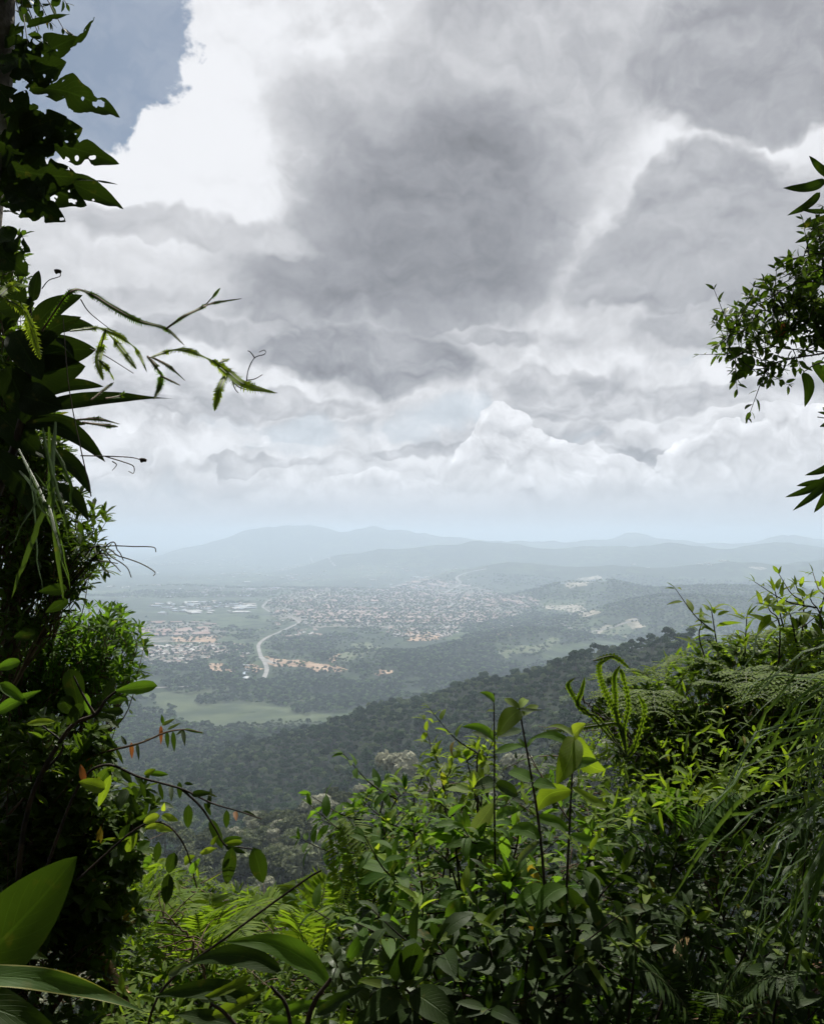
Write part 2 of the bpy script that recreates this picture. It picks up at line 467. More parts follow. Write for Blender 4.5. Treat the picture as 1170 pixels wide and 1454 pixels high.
ROADM = simple_mat('worn_asphalt', (0.20, 0.20, 0.195), (0.32, 0.31, 0.30), 0.02, 0.9)
EARTHM = simple_mat('bare_orange_earth', (0.24, 0.15, 0.09), (0.46, 0.33, 0.23), 0.02, 0.95, detail=7, lo=0.35, hi=0.62)
PALEM = simple_mat('bare_pale_earth', (0.20, 0.19, 0.14), (0.44, 0.40, 0.33), 0.02, 0.95, detail=7)
FIELDM = simple_mat('pale_green_field', (0.09, 0.12, 0.06), (0.14, 0.16, 0.09), 0.02, 0.95)
LAWNM = simple_mat('young_plantation_green', (0.026, 0.046, 0.020), (0.075, 0.100, 0.045), 0.009, 0.95, detail=7, lo=0.3, hi=0.7)
TOWNM = simple_mat('town_ground', (0.04, 0.06, 0.032), (0.21, 0.19, 0.165), 0.012, 0.95, detail=6)

def ribbon(name, pts, width, mat, lift=2.2, kind='structure'):
    w = np.array([G(*p) for p in pts])
    seg = np.r_[0, np.cumsum(np.hypot(*np.diff(w, axis=0).T))]
    n = max(8, int(seg[-1] / 40)); s = np.linspace(0, seg[-1], n)
    x = np.interp(s, seg, w[:, 0]); y = np.interp(s, seg, w[:, 1])
    for _ in range(6):
        x[1:-1] = (x[:-2] + 2 * x[1:-1] + x[2:]) / 4; y[1:-1] = (y[:-2] + 2 * y[1:-1] + y[2:]) / 4
    tx, ty = np.gradient(x), np.gradient(y); l = np.hypot(tx, ty) + 1e-6; nx, ny = -ty / l, tx / l
    v = []
    for k in (-1, 0, 1):
        X, Y = x + nx * width * k / 2, y + ny * width * k / 2
        v.append(np.stack([X, Y, height(X, Y) + lift], -1))
    v = np.stack(v, 1).reshape(-1, 3)
    f = [[i * 3 + j, i * 3 + j + 1, i * 3 + j + 4, i * 3 + j + 3] for i in range(n - 1) for j in (0, 1)]
    link(name, new_mesh(name, v, np.array(f)), mat, kind=kind)
    return np.stack([x, y], -1)

def inside(poly, x, y):
    c = np.zeros(np.shape(x), bool); n = len(poly)
    for i in range(n):
        x1, y1 = poly[i]; x2, y2 = poly[(i + 1) % n]
        k = ((y1 > y) != (y2 > y)) & (x < (x2 - x1) * (y - y1) / (y2 - y1 + 1e-12) + x1)
        c ^= k
    return c

def patch(name, pxs, mat, cell=14.0, lift=1.6, wob=18.0, kind='structure'):
    """sheet of ground cover draped on the terrain inside an outline"""
    w = np.array([G(*p) for p in pxs]); (x0, y0), (x1, y1) = w.min(0) - 20, w.max(0) + 20
    cell = max(cell, max(x1 - x0, y1 - y0) / 160)
    gx, gy = np.arange(x0, x1, cell), np.arange(y0, y1, cell)
    X, Y = np.meshgrid(gx, gy)
    XX = X + fbm(X / 90, Y / 90, 5, 21) * wob * 1.6; YY = Y + fbm(X / 90, Y / 90, 5, 33) * wob * 2.2
    ins = inside([tuple(a) for a in w], XX, YY)
    q = ins[:-1, :-1] & ins[1:, :-1] & ins[:-1, 1:] & ins[1:, 1:]
    idx = np.arange(X.size).reshape(X.shape)
    f = np.stack([idx[:-1, :-1][q], idx[:-1, 1:][q], idx[1:, 1:][q], idx[1:, :-1][q]], -1)
    if not len(f): return
    used, inv = np.unique(f, return_inverse=True)
    v = np.stack([X.ravel()[used], Y.ravel()[used], height(X.ravel()[used], Y.ravel()[used]) + lift], -1)
    link(name, new_mesh(name, v, inv.reshape(f.shape)), mat, kind=kind)
    return w

# ------------------------------------------------------------------ valley: land use
patch('field', [(190, 985), (300, 972), (420, 990), (500, 1000), (480, 1030), (330, 1052), (190, 1060)], LAWNM, lift=0.9, wob=70)
patch('field', [(480, 930), (500, 915), (530, 912), (545, 920), (520, 938), (490, 942)], FIELDM, lift=1.2)
patch('field', [(700, 930), (760, 915), (790, 905), (800, 910), (760, 928), (715, 940)], FIELDM, lift=1.2)
patch('field', [(800, 895), (840, 905), (900, 893), (900, 884), (850, 892), (810, 884)], FIELDM, lift=1.2)
patch('town_ground', [(375, 850), (440, 838), (560, 832), (700, 838), (770, 858), (740, 876), (650, 893), (560, 893), (450, 893), (385, 878)], TOWNM, lift=1.0, wob=60)
patch('town_ground', [(195, 884), (300, 882), (318, 895), (310, 912), (195, 912)], TOWNM, lift=1.0, wob=30)
patch('town_ground', [(200, 918), (320, 912), (335, 930), (260, 948), (200, 942)], TOWNM, lift=1.0, wob=50)
for pts, mt in (
    ([(240, 906), (305, 903), (312, 908), (300, 914), (245, 911)], EARTHM),
    ([(296, 942), (318, 942), (338, 954), (330, 958), (302, 950)], EARTHM),
    ([(347, 946), (362, 943), (374, 950), (364, 957), (350, 954)], EARTHM),
    ([(372, 930), (400, 936), (440, 938), (482, 946), (494, 953), (470, 956), (430, 948), (385, 947)], EARTHM),
    ([(530, 954), (555, 952), (560, 959), (540, 964), (528, 959)], EARTHM),
    ([(574, 898), (600, 896), (632, 902), (620, 911), (580, 909)], EARTHM),
    ([(470, 940), (476, 928), (484, 930), (480, 944)], EARTHM),
    ([(765, 861), (800, 860), (828, 856), (850, 872), (822, 879), (805, 868), (775, 865)], PALEM),
    ([(843, 897), (862, 890), (872, 891), (850, 901)], PALEM),
    ([(890, 886), (906, 879), (916, 892), (900, 897)], PALEM),
    ([(800, 833), (818, 822), (848, 816), (858, 824), (835, 832), (806, 838)], PALEM),
    ([(700, 902), (725, 898), (728, 903), (706, 907)], EARTHM),
    ([(1060, 806), (1085, 804), (1092, 808), (1066, 811)], PALEM),
    ([(420, 846), (470, 842), (476, 847), (430, 851)], PALEM)):
    patch('bare_earth', pts, mt, cell=6, lift=1.5, wob=20)
R1 = ribbon('road', [(374, 966), (381, 950), (371, 934), (366, 916), (380, 905), (410, 892), (428, 885), (412, 876), (388, 872), (372, 862), (384, 852), (420, 846), (470, 838)], 15, ROADM)
ribbon('road', [(371, 934), (380, 942), (394, 944)], 20, ROADM, lift=2.4)
R2 = ribbon('road', [(628, 842), (648, 834), (656, 828), (645, 820), (662, 813), (690, 808)], 26, ROADM)
ribbon('road', [(700, 866), (735, 862), (742, 856)], 20, ROADM)
ribbon('road', [(560, 905), (620, 900), (660, 888), (668, 880)], 16, ROADM)
ribbon('road', [(785, 880), (805, 893), (830, 900), (862, 893), (905, 880)], 14, ROADM)
ribbon('road', [(195, 980), (300, 976), (345, 972)], 10, ROADM)
ribbon('road', [(400, 868), (470, 860), (560, 866), (650, 862), (740, 852)], 16, ROADM, lift=2.6)
ribbon('road', [(520, 890), (535, 868), (560, 850), (570, 834)], 14, ROADM, lift=2.9)
ribbon('road', [(640, 892), (630, 870), (640, 852), (628, 842)], 14, ROADM, lift=3.2)
ribbon('road', [(420, 850), (500, 846), (580, 848), (690, 842)], 12, ROADM, lift=3.5)
ribbon('road', [(440, 790), (470, 797), (476, 804)], 24, ROADM)

# ------------------------------------------------------------------ tree crowns seen from afar
def leafy_mat(name, ca, cb, cc=None, trans=0.25, rough=0.6, spec=0.25):
    m, nt, b = new_mat(name)
    oi = nt.nodes.new('ShaderNodeObjectInfo')
    r = geo('Random Per Island')
    c = cmix(r, ca, cb)
    if cc is not None: c = cmix(smooth(N(oi.outputs['Random']), 0.55, 1.0), c, cc)
    c = vmath('SCALE', c, scale=0.55 + N(oi.outputs['Random']) * 0.9)
    tr = nt.nodes.new('ShaderNodeBsdfTranslucent'); nt.links.new(c.v, tr.inputs['Color'])
    df = nt.nodes.new('ShaderNodeBsdfDiffuse'); nt.links.new(c.v, df.inputs['Color'])
    mx = nt.nodes.new('ShaderNodeMixShader'); mx.inputs[0].default_value = trans
    nt.links.new(df.outputs[0], mx.inputs[1]); nt.links.new(tr.outputs[0], mx.inputs[2])
    nt.nodes.remove(b)
    nt.links.new(mx.outputs[0], nt.nodes['Material Output'].inputs['Surface'])
    return m

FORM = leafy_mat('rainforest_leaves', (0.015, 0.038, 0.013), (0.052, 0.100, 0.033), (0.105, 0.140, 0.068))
SPURM = leafy_mat('leaves_coloured_sunlit', (0.08, 0.105, 0.05), (0.17, 0.195, 0.11), (0.26, 0.265, 0.20))  # paler leaf colour carries the sunlight on the spur
VALM = leafy_mat('valley_tree_leaves', (0.018, 0.042, 0.014), (0.052, 0.096, 0.030), (0.090, 0.150, 0.045))
BARKM = simple_mat('grey_bark', (0.05, 0.042, 0.034), (0.16, 0.14, 0.115), 6, 0.9, bumps=(18, 0.6, 0.03))

def crown_mesh(name, seed, nq, rad=5.5, hgt=6.0, size=0.95, trunk=True, lumps=9):
    g = np.random.default_rng(seed)
    lc = g.normal(size=(lumps, 3)); lc /= np.linalg.norm(lc, axis=1)[:, None]
    lc[:, 2] = np.abs(lc[:, 2]) * 0.9 - 0.15
    lc = lc * [rad * 0.62, rad * 0.62, hgt * 0.55]; lr = g.uniform(0.32, 0.52, lumps) * rad
    lc = np.vstack([lc, [[0, 0, hgt * 0.1]]]); lr = np.r_[lr, rad * 0.6]
    k = g.choice(lumps + 1, nq, p=lr ** 2 / (lr ** 2).sum())
    n = g.normal(size=(nq, 3)); n[:, 2] = np.abs(n[:, 2]) * 1.0 - 0.35 * np.abs(g.normal(size=nq)); n /= np.linalg.norm(n, axis=1)[:, None]
    p = lc[k] + n * (lr[k] * g.uniform(0.8, 1.08, nq))[:, None] * [1, 1, 0.85]
    nn = n + g.normal(size=(nq, 3)) * 0.45; nn /= np.linalg.norm(nn, axis=1)[:, None]
    t = np.cross(nn, g.normal(size=(nq, 3))); t /= np.linalg.norm(t, axis=1)[:, None]; b = np.cross(nn, t)
    s = (g.uniform(0.6, 1.3, nq) * size)[:, None]
    v = np.stack([p - t * s, p - b * s * 0.6 - nn * s * 0.15, p + t * s, p + b * s * 0.6 + nn * s * 0.1], 1).reshape(-1, 3)
    v[:, 2] += hgt * 1.25
    f = np.arange(nq * 4).reshape(-1, 4); mi = np.zeros(nq, int)
    if trunk:
        th = np.linspace(0, 2 * np.pi, 7)[:-1]; rings = []
        for z, rr in ((-4, .45), (hgt * .6, .3), (hgt * 1.3, .12)):
            rings.append(np.stack([np.cos(th) * rr, np.sin(th) * rr, np.full(6, z)], -1))
        o = len(v); v = np.vstack([v] + rings)
        tf = [[o + a * 6 + i, o + a * 6 + (i + 1) % 6, o + a * 6 + 6 + (i + 1) % 6, o + a * 6 + 6 + i] for a in (0, 1) for i in range(6)]
        f = np.vstack([f, tf]); mi = np.r_[mi, np.ones(12, int)]
    return new_mesh(name, v, f, smooth_f=False, mat_idx=mi)

def gn_scatter(name, pts, scl, rots, protos, mat_label):
    """one object: points carrying instances of the given prototype objects"""
    me = bpy.data.meshes.new(name)
    me.vertices.add(len(pts)); me.vertices.foreach_set('co', np.asarray(pts, np.float32).ravel())
    for an, dt, dat in (('sc', 'FLOAT', scl), ('rz', 'FLOAT', rots)):
        at = me.attributes.new(an, dt, 'POINT'); at.data.foreach_set('value', np.asarray(dat, np.float32))
    o = bpy.data.objects.new(name, me); COL.objects.link(o)
    ng = bpy.data.node_groups.new(name + '_scatter', 'GeometryNodeTree')
    ng.interface.new_socket('Geometry', in_out='INPUT', socket_type='NodeSocketGeometry')
    ng.interface.new_socket('Geometry', in_out='OUTPUT', socket_type='NodeSocketGeometry')
    gi = ng.nodes.new('NodeGroupInput'); go = ng.nodes.new('NodeGroupOutput')
    m2p = ng.nodes.new('GeometryNodeMeshToPoints'); ng.links.new(gi.outputs[0], m2p.inputs[0])
    iop = ng.nodes.new('GeometryNodeInstanceOnPoints'); ng.links.new(m2p.outputs[0], iop.inputs['Points'])
    gi2 = ng.nodes.new('GeometryNodeGeometryToInstance')
    for p_ in protos:
        oi = ng.nodes.new('GeometryNodeObjectInfo'); oi.inputs['Object'].default_value = p_
        oi.inputs['As Instance'].default_value = False
        g2 = ng.nodes.new('GeometryNodeGeometryToInstance'); ng.links.new(oi.outputs['Geometry'], g2.inputs[0])
        ng.links.new(g2.outputs[0], gi2.inputs[0]) if False else None
        jn = ng.nodes.get('Join Geometry') or ng.nodes.new('GeometryNodeJoinGeometry')
        ng.links.new(g2.outputs[0], jn.inputs[0])
    ng.nodes.remove(gi2)
    ng.links.new(jn.outputs[0], iop.inputs['Instance'])
    iop.inputs['Pick Instance'].default_value = True
    a1 = ng.nodes.new('GeometryNodeInputNamedAttribute'); a1.data_type = 'FLOAT'; a1.inputs['Name'].default_value = 'sc'
    a2 = ng.nodes.new('GeometryNodeInputNamedAttribute'); a2.data_type = 'FLOAT'; a2.inputs['Name'].default_value = 'rz'
    cx = ng.nodes.new('ShaderNodeCombineXYZ')
    ng.links.new(a2.outputs['Attribute'], cx.inputs['Z'])
    rv = ng.nodes.new('FunctionNodeRandomValue'); rv.data_type = 'INT'
    for i_ in rv.inputs:
        if i_.name == 'Max' and i_.type == 'INT': i_.default_value = 99
        if i_.name == 'Min' and i_.type == 'INT': i_.default_value = 0
    ro = [q for q in rv.outputs if q.type == 'INT'][0]
    ng.links.new(ro, iop.inputs['Instance Index'])
    e2r = ng.nodes.new('FunctionNodeEulerToRotation'); ng.links.new(cx.outputs[0], e2r.inputs[0])
    ng.links.new(e2r.outputs[0], iop.inputs['Rotation'])
    cs = ng.nodes.new('ShaderNodeCombineXYZ')
    for k in range(3): ng.links.new(a1.outputs['Attribute'], cs.inputs[k])
    ng.links.new(cs.outputs[0], iop.inputs['Scale'])
    ng.links.new(iop.outputs[0], go.inputs[0])
    md = o.modifiers.new('scatter', 'NODES'); md.node_group = ng
    o['kind'] = 'stuff'; o['label'] = mat_label
    return o

def project(p):
    """world points -> photo pixels"""
    c, s = math.cos(PITCH), math.sin(PITCH)
    d = p[:, 1] * c + p[:, 2] * s; zc = p[:, 2] * c - p[:, 1] * s
    return 585 + F * p[:, 0] / d, 727 - F * zc / d, d

def hill_points(n, r0, r1, a0, a1, seed, minsep):
    g = np.random.default_rng(seed)
    r = np.sqrt(g.uniform(r0 * r0, r1 * r1, n)); a = np.radians(g.uniform(a0, a1, n))
    x, y = r * np.sin(a), r * np.cos(a)
    cell = {}; keep = []
    for i in range(n):
        k = (int(x[i] // minsep), int(y[i] // minsep)); ok = True
        for dx in (-1, 0, 1):
            for dy in (-1, 0, 1):
                for j in cell.get((k[0] + dx, k[1] + dy), ()):
                    if (x[i] - x[j]) ** 2 + (y[i] - y[j]) ** 2 < minsep ** 2: ok = False
        if ok: cell.setdefault(k, []).append(i); keep.append(i)
    x, y = x[keep], y[keep]
    return np.stack([x, y, height(x, y)], -1)

def forest():
    g = np.random.default_rng(5)
    for spur in (True, False):
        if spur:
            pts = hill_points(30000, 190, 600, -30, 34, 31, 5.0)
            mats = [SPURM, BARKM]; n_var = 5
            lab = 'rainforest tree coloured pale as if sunlit on the near spur below the dark hillside'
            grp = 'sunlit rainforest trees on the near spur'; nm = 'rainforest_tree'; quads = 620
        else:
            pts = hill_points(90000, 600, 2100, -27, 33, 32, 5.8)
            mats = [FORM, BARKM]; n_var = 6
            lab = 'dark round-crowned rainforest tree on the shaded hillside across the ravine'
            grp = 'dark rainforest trees on the hillside'; nm = 'hillside_tree'; quads = 330
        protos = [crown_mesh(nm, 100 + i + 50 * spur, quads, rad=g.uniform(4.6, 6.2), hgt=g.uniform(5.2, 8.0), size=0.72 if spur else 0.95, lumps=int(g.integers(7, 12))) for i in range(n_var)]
        sc = np.exp(g.normal(0.0, 0.36, len(pts))) * (0.66 if spur else 0.58); rz = g.uniform(0, 6.28, len(pts))
        top = pts.copy(); top[:, 2] += 10
        u, v, d = project(top)
        vis = (u > 120) & (u < 1060) & (v > 860) & (v < (1235 if spur else 1190)) & (d > (380 if spur else 0))
        if not spur: vis &= (v < 1250 - 0.3 * (u - 100))
        # behind the near spur?
        size = sc / d
        order = np.argsort(-np.where(vis, size, -1))
        nind = 300 if not spur else 300
        ind = order[:min(nind, vis.sum())]
        first = []
        for k, i in enumerate(ind):
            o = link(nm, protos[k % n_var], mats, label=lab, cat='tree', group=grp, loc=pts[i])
            o.scale = (sc[i],) * 3; o.rotation_euler = (0, 0, rz[i])
            if k < n_var: first.append(o)
        rest = np.ones(len(pts), bool); rest[ind] = False
        if not spur:
            # skip those hidden far behind the crest
            r = np.hypot(pts[:, 0], pts[:, 1])
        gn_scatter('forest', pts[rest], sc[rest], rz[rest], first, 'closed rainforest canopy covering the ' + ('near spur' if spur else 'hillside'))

forest()

ROADS = [R1, R2]
def road_dist(x, y):
    d = np.full(np.shape(x), 1e9)
    for rd in ROADS:
        for a in rd[::1]: d = np.minimum(d, np.hypot(x - a[0], y - a[1]))
    return d

# woods, orchards and hedges over the valley floor
def valley():
    g = np.random.default_rng(8)
    n = 110000
    r = np.exp(g.uniform(math.log(1900), math.log(8200), n)); a = np.radians(g.uniform(-27, 28, n))
    x, y = r * np.sin(a), r * np.cos(a)
    m = fbm(x / 420, y / 420, 4, 41) + 0.35 * fbm(x / 90, y / 90, 3, 42)
    z = height(x, y)
    pts = np.stack([x, y, z], -1); u, v, d = project(pts)
    keep = m > -0.03
    keep |= (z > PLAIN + 22)
    for poly in OPEN:
        ins = inside(poly, u, v); keep = np.where(ins, g.random(n) < (0.42 if poly is OPEN[0] else 0.2), keep)
    keep &= ~inside([(190, 985), (300, 972), (420, 990), (500, 1000), (480, 1030), (330, 1052), (190, 1060)], u, v) | (g.random(n) < 0.6)
    pts = pts[keep]; r = r[keep]
    keep = road_dist(pts[:, 0], pts[:, 1]) > 24; pts = pts[keep]; r = r[keep]
    mats = [VALM, BARKM]
    protos = [link('valley_tree', crown_mesh('valley_tree', 300 + i, 90, rad=6.5, hgt=6.5, size=1.9, trunk=False, lumps=5), mats,
                   label='dark green tree of the nearest valley wood beyond the hillside', cat='tree', group='trees of the valley woods', loc=(0, 0, 0)) for i in range(3)]
    order = np.argsort(r)
    sc = g.uniform(0.6, 1.25, len(pts)) * (1 + np.clip((r - 3500) / 6000, 0, 1) * 0.6); rz = g.uniform(0, 6.28, len(pts))
    uu, vv, dd = project(pts)
    vis = (uu > 210) & (uu < 560) & (vv < 1030) & (vv > 960)
    ind = np.array([i for i in order if vis[i]][:120])
    for k, i in enumerate(ind):
        if k < 3: o = protos[k]
        else:
            o = protos[k % 3].copy(); COL.objects.link(o)
        o.location = pts[i]; o.scale = (sc[i],) * 3; o.rotation_euler = (0, 0, rz[i])
    rest = np.ones(len(pts), bool); rest[ind] = False
    gn_scatter('woodland', pts[rest], sc[rest], rz[rest], protos, 'mixed woods and plantations across the valley floor')

TOWN = [  # outline in photo px, number of blocks, kind, row direction deg
    ([(380, 850), (440, 838), (560, 832), (700, 838), (765, 858), (740, 874), (650, 891), (560, 891), (450, 891), (385, 876)], 1150, 'row', 8),
    ([(196, 885), (300, 883), (314, 897), (306, 903), (196, 905)], 200, 'row', 20),
    ([(200, 918), (320, 914), (332, 930), (260, 946), (200, 940)], 190, 'house', 0),
    ([(540, 892), (660, 890), (640, 906), (560, 905)], 130, 'house', 0),
    ([(150, 800), (420, 795), (760, 800), (760, 835), (420, 838), (150, 850)], 230, 'shed', 0),
    ([(210, 850), (370, 840), (380, 880), (220, 880)], 110, 'shed', 0),
    ([(690, 885), (770, 878), (775, 888), (700, 897)], 50, 'house', 0),
    ([(330, 915), (365, 920), (362, 935), (335, 936)], 50, 'house', 0),
    ([(700, 800), (900, 790), (1050, 800), (900, 812), (760, 822)], 70, 'shed', 0),
    ([(500, 800), (640, 795), (700, 812), (690, 836), (520, 834)], 200, 'house', 0),
    ([(250, 820), (480, 815), (560, 828), (400, 842), (230, 850)], 260, 'house', 0),
    ([(390, 880), (440, 882), (470, 905), (400, 915)], 50, 'house', 0),
    ([(345, 935), (400, 940), (385, 965), (345, 967)], 12, 'block', 0),
]
OPEN = [t[0] for t in TOWN[:4]] + [
    [(240, 904), (312, 901), (316, 911), (240, 916)], [(294, 938), (320, 938), (342, 958), (300, 958)], [(342, 930), (400, 928), (500, 948), (496, 960), (440, 955), (385, 968), (342, 970)],
    [(525, 950), (565, 950), (565, 968), (525, 968)], [(570, 893), (636, 893), (630, 914), (572, 914)], [(760, 854), (855, 852), (858, 884), (765, 872)], [(480, 910), (550, 910), (540, 945), (470, 948)],
    [(795, 812), (862, 812), (862, 842), (795, 842)], [(360, 900), (432, 868), (440, 888), (385, 912), (385, 970), (360, 970)], [(620, 803), (700, 803), (700, 848), (620, 848)], [(700, 908), (800, 900), (805, 915), (712, 944)], [(838, 876), (920, 876), (920, 904), (838, 904)]]
valley()

def block_mesh(name, L, W, H, RH):
    x, y = L / 2, W / 2
    v = [(-x, -y, -3), (x, -y, -3), (x, y, -3), (-x, y, -3), (-x, -y, H), (x, -y, H), (x, y, H), (-x, y, H)]
    f = [(0, 1, 5, 4), (1, 2, 6, 5), (2, 3, 7, 6), (3, 0, 4, 7)]; mi = [0] * 4
    e = 0.8; o = 8
    v += [(-x - e, -y - e, H), (x + e, -y - e, H), (x + e, y + e, H), (-x - e, y + e, H), (-x - e, 0, H + RH), (x + e, 0, H + RH)]
    f += [(o, o + 1, o + 5, o + 4), (o + 2, o + 3, o + 4, o + 5), (o + 3, o + 2, o + 1, o)]; mi += [1, 1, 1]
    tri = [(o, o + 4, o + 3), (o + 1, o + 2, o + 5)]; mi += [0, 0]
    # dark window bands set proud of the long walls
    for s in (-1, 1):
        for k in range(int(max(1, L // 8))):
            cx = -x + (k + 0.5) * L / max(1, int(L // 8)); yy = s * (y + 0.03)
            for zz in ((1.0, 2.3), (H - 2.2, H - 0.9)) if H > 5 else ((1.0, 2.4),):
                b = len(v); v += [(cx - 1.5, yy, zz[0]), (cx + 1.5, yy, zz[0]), (cx + 1.5, yy, zz[1]), (cx - 1.5, yy, zz[1])]
                f.append((b, b + 1, b + 2, b + 3)[::s * -1])
    nq = len(f)
    mi = [0] * 4 + [1] * 3 + [2] * (nq - 7) + [0, 0]
    return new_mesh(name, np.array(v), [np.array(f), np.array(tri)], smooth_f=False, mat_idx=mi)

def roofm(name, *cs):
    m, nt, b = new_mat(name)
    oi = nt.nodes.new('ShaderNodeObjectInfo'); r = N(oi.outputs['Random'])
    rr = nt.nodes.new('ShaderNodeValToRGB'); rr.color_ramp.interpolation = 'CONSTANT'
    nt.links.new(r.v, rr.inputs[0]); el = rr.color_ramp.elements
    while len(el) < len(cs): el.new(0.5)
    for i, c in enumerate(cs): el[i].position = i / len(cs); el[i].color = (*c, 1)
    nt.links.new(rr.outputs[0], b.inputs['Base Color']); b.inputs['Roughness'].default_value = 0.7
    return m
WALLM = simple_mat('painted_wall', (0.24, 0.22, 0.20), (0.40, 0.37, 0.35), 0.3)
WINM = simple_mat('dark_window', (0.05, 0.06, 0.07), (0.09, 0.10, 0.11), 0.3, 0.3)
ROOF1 = roofm('tiled_roof', (0.25, 0.14, 0.11), (0.30, 0.18, 0.14), (0.28, 0.22, 0.19), (0.34, 0.25, 0.21), (0.20, 0.12, 0.10))
ROOF2 = roofm('metal_roof', (0.42, 0.43, 0.44), (0.32, 0.34, 0.37), (0.58, 0.58, 0.56), (0.24, 0.30, 0.36), (0.33, 0.26, 0.22))
ROOF3 = roofm('house_roof', (0.28, 0.18, 0.14), (0.42, 0.40, 0.38), (0.26, 0.22, 0.20), (0.50, 0.49, 0.47), (0.32, 0.23, 0.19))

def town():
    g = np.random.default_rng(12)
    kinds = {
        'row': ([block_mesh('terraced_houses', L, 13, 6.5, 3.2) for L in (48, 66, 84)], [WALLM, ROOF1, WINM], 'terraced_houses', 'houses', 'rows of terraced houses in the town',
                'long row of terraced houses with reddish brown roof in the hazy town'),
        'house': ([block_mesh('house', L, 11, 4.6, 2.6) for L in (14, 18, 22)], [WALLM, ROOF3, WINM], 'house', 'house', 'small houses among the trees',
                  'small pale house among the trees at the edge of the town'),
        'block': ([block_mesh('workshop', L, W, 5, 2) for L, W in ((26, 14), (38, 16), (48, 20))], [WALLM, ROOF2, WINM], 'workshop', 'building', 'white workshops by the road junction',
                  'white-roofed workshop beside the orange earth at the road junction'),
        'shed': ([block_mesh('warehouse', L, W, 8, 3) for L, W in ((40, 20), (60, 24), (90, 30))], [WALLM, ROOF2, WINM], 'warehouse', 'warehouse', 'pale warehouses on the plain',
                 'long pale metal-roofed warehouse out on the hazy plain'),
    }
    found = {k: [] for k in kinds}
    for poly, n, kd, ang in TOWN:
        wp = np.array([G(*p) for p in poly]); (x0, y0), (x1, y1) = wp.min(0), wp.max(0)
        wl = [tuple(a) for a in wp]
        if kd == 'row':
            ca, sa = math.cos(math.radians(ang)), math.sin(math.radians(ang)); R_ = max(x1 - x0, y1 - y0); cx, cy = (x0 + x1) / 2, (y0 + y1) / 2
            cand = []
            area_cell = 92 * 34
            for i in range(int(-R_ / 92), int(R_ / 92) + 1):
                for j in range(int(-R_ / 32), int(R_ / 32) + 1):
                    if j % 7 == 0: continue
                    a, b = i * 92 + (j // 7 % 2) * 30, j * 32
                    x = cx + a * ca - b * sa; y = cy + a * sa + b * ca
                    loc = float(fbm(x / 420, y / 420, 2, 77)); turn = 0
                    if fbm(x / 420, y / 160, 3, 78) < 0.0 + 0.10 * (g.random() - .5): continue
                    cand.append((x, y, math.radians(ang) + (0.5 if loc > 0.15 else 0)))
            cand = [c for c in cand if inside(wl, np.array([c[0]]), np.array([c[1]]))[0]]
            g.shuffle(cand); found[kd] += [tuple(c) for c in cand[:n]]
        else:
            c = 0; t = 0
            while c < n and t < n * 40:
                t += 1
                x, y = g.uniform(x0, x1), g.uniform(y0, y1)
                if not inside(wl, np.array([x]), np.array([y]))[0]: continue
                if kd == 'shed' and fbm(x / 700, y / 700, 3, 55) < -0.02: continue
                found[kd].append((x, y, round(g.uniform(0, 6)) * 0.5 + g.normal() * .08)); c += 1
    for kd, (protos, mats, nm, cat, grp, lab) in kinds.items():
        pts = np.array(found[kd]); pts = pts[road_dist(pts[:, 0], pts[:, 1]) > (50 if kd != 'shed' else 70)]; z = height(pts[:, 0], pts[:, 1])
        w = np.stack([pts[:, 0], pts[:, 1], z + 0.6], -1)
        d = np.hypot(pts[:, 0], pts[:, 1]); order = np.argsort(d)
        uu, vv, dd = project(w)
        okv = (uu > 205) & (uu < 1165)
        ind = np.array([i for i in order if okv[i]][:300]); first = []
        for k, i in enumerate(ind):
            o = link(nm, protos[k % 3], mats, label=lab, cat=cat, group=grp, loc=w[i]); o.rotation_euler = (0, 0, pts[i, 2])
            if k < 3: first.append(o)
        rest = np.ones(len(pts), bool); rest[ind] = False
        if rest.any():
            gn_scatter('distant_' + ('rooftops' if kd != 'shed' else 'sheds'), w[rest], np.ones(rest.sum()), pts[rest, 2], first, 'the farther ' + grp)
town()

# ================================================================== foreground vegetation
def unit(v):
    v = np.asarray(v, float); return v / (np.linalg.norm(v, axis=-1, keepdims=True) + 1e-9)

PROF = {
    'ovate': lambda t: 1.35 * np.power(t, 0.55) * np.power(1 - t, 0.85) * 1.45,
    'lance': lambda t: 1.5 * np.power(t, 0.6) * np.power(1 - t, 1.1) * 1.35,
    'obov': lambda t: 2.0 * np.power(t, 1.0) * np.power(np.clip(1 - t, 0, 1), 0.5) * 1.02,
    'ellip': lambda t: np.power(np.clip(np.sin(np.pi * t), 0, 1), 0.8),
    'strap': lambda t: np.power(np.clip(t * 8, 0, 1), 0.7) * np.power(1 - t, 0.55),
    'tailed': lambda t: np.where(t < 0.72, np.power(np.clip(np.sin(np.pi * t / 0.86), 0, 1), 0.75), 0.56 * np.power(np.clip((1 - t) / 0.28, 0, 1), 1.8) + 0.02 * (1 - t)),
}

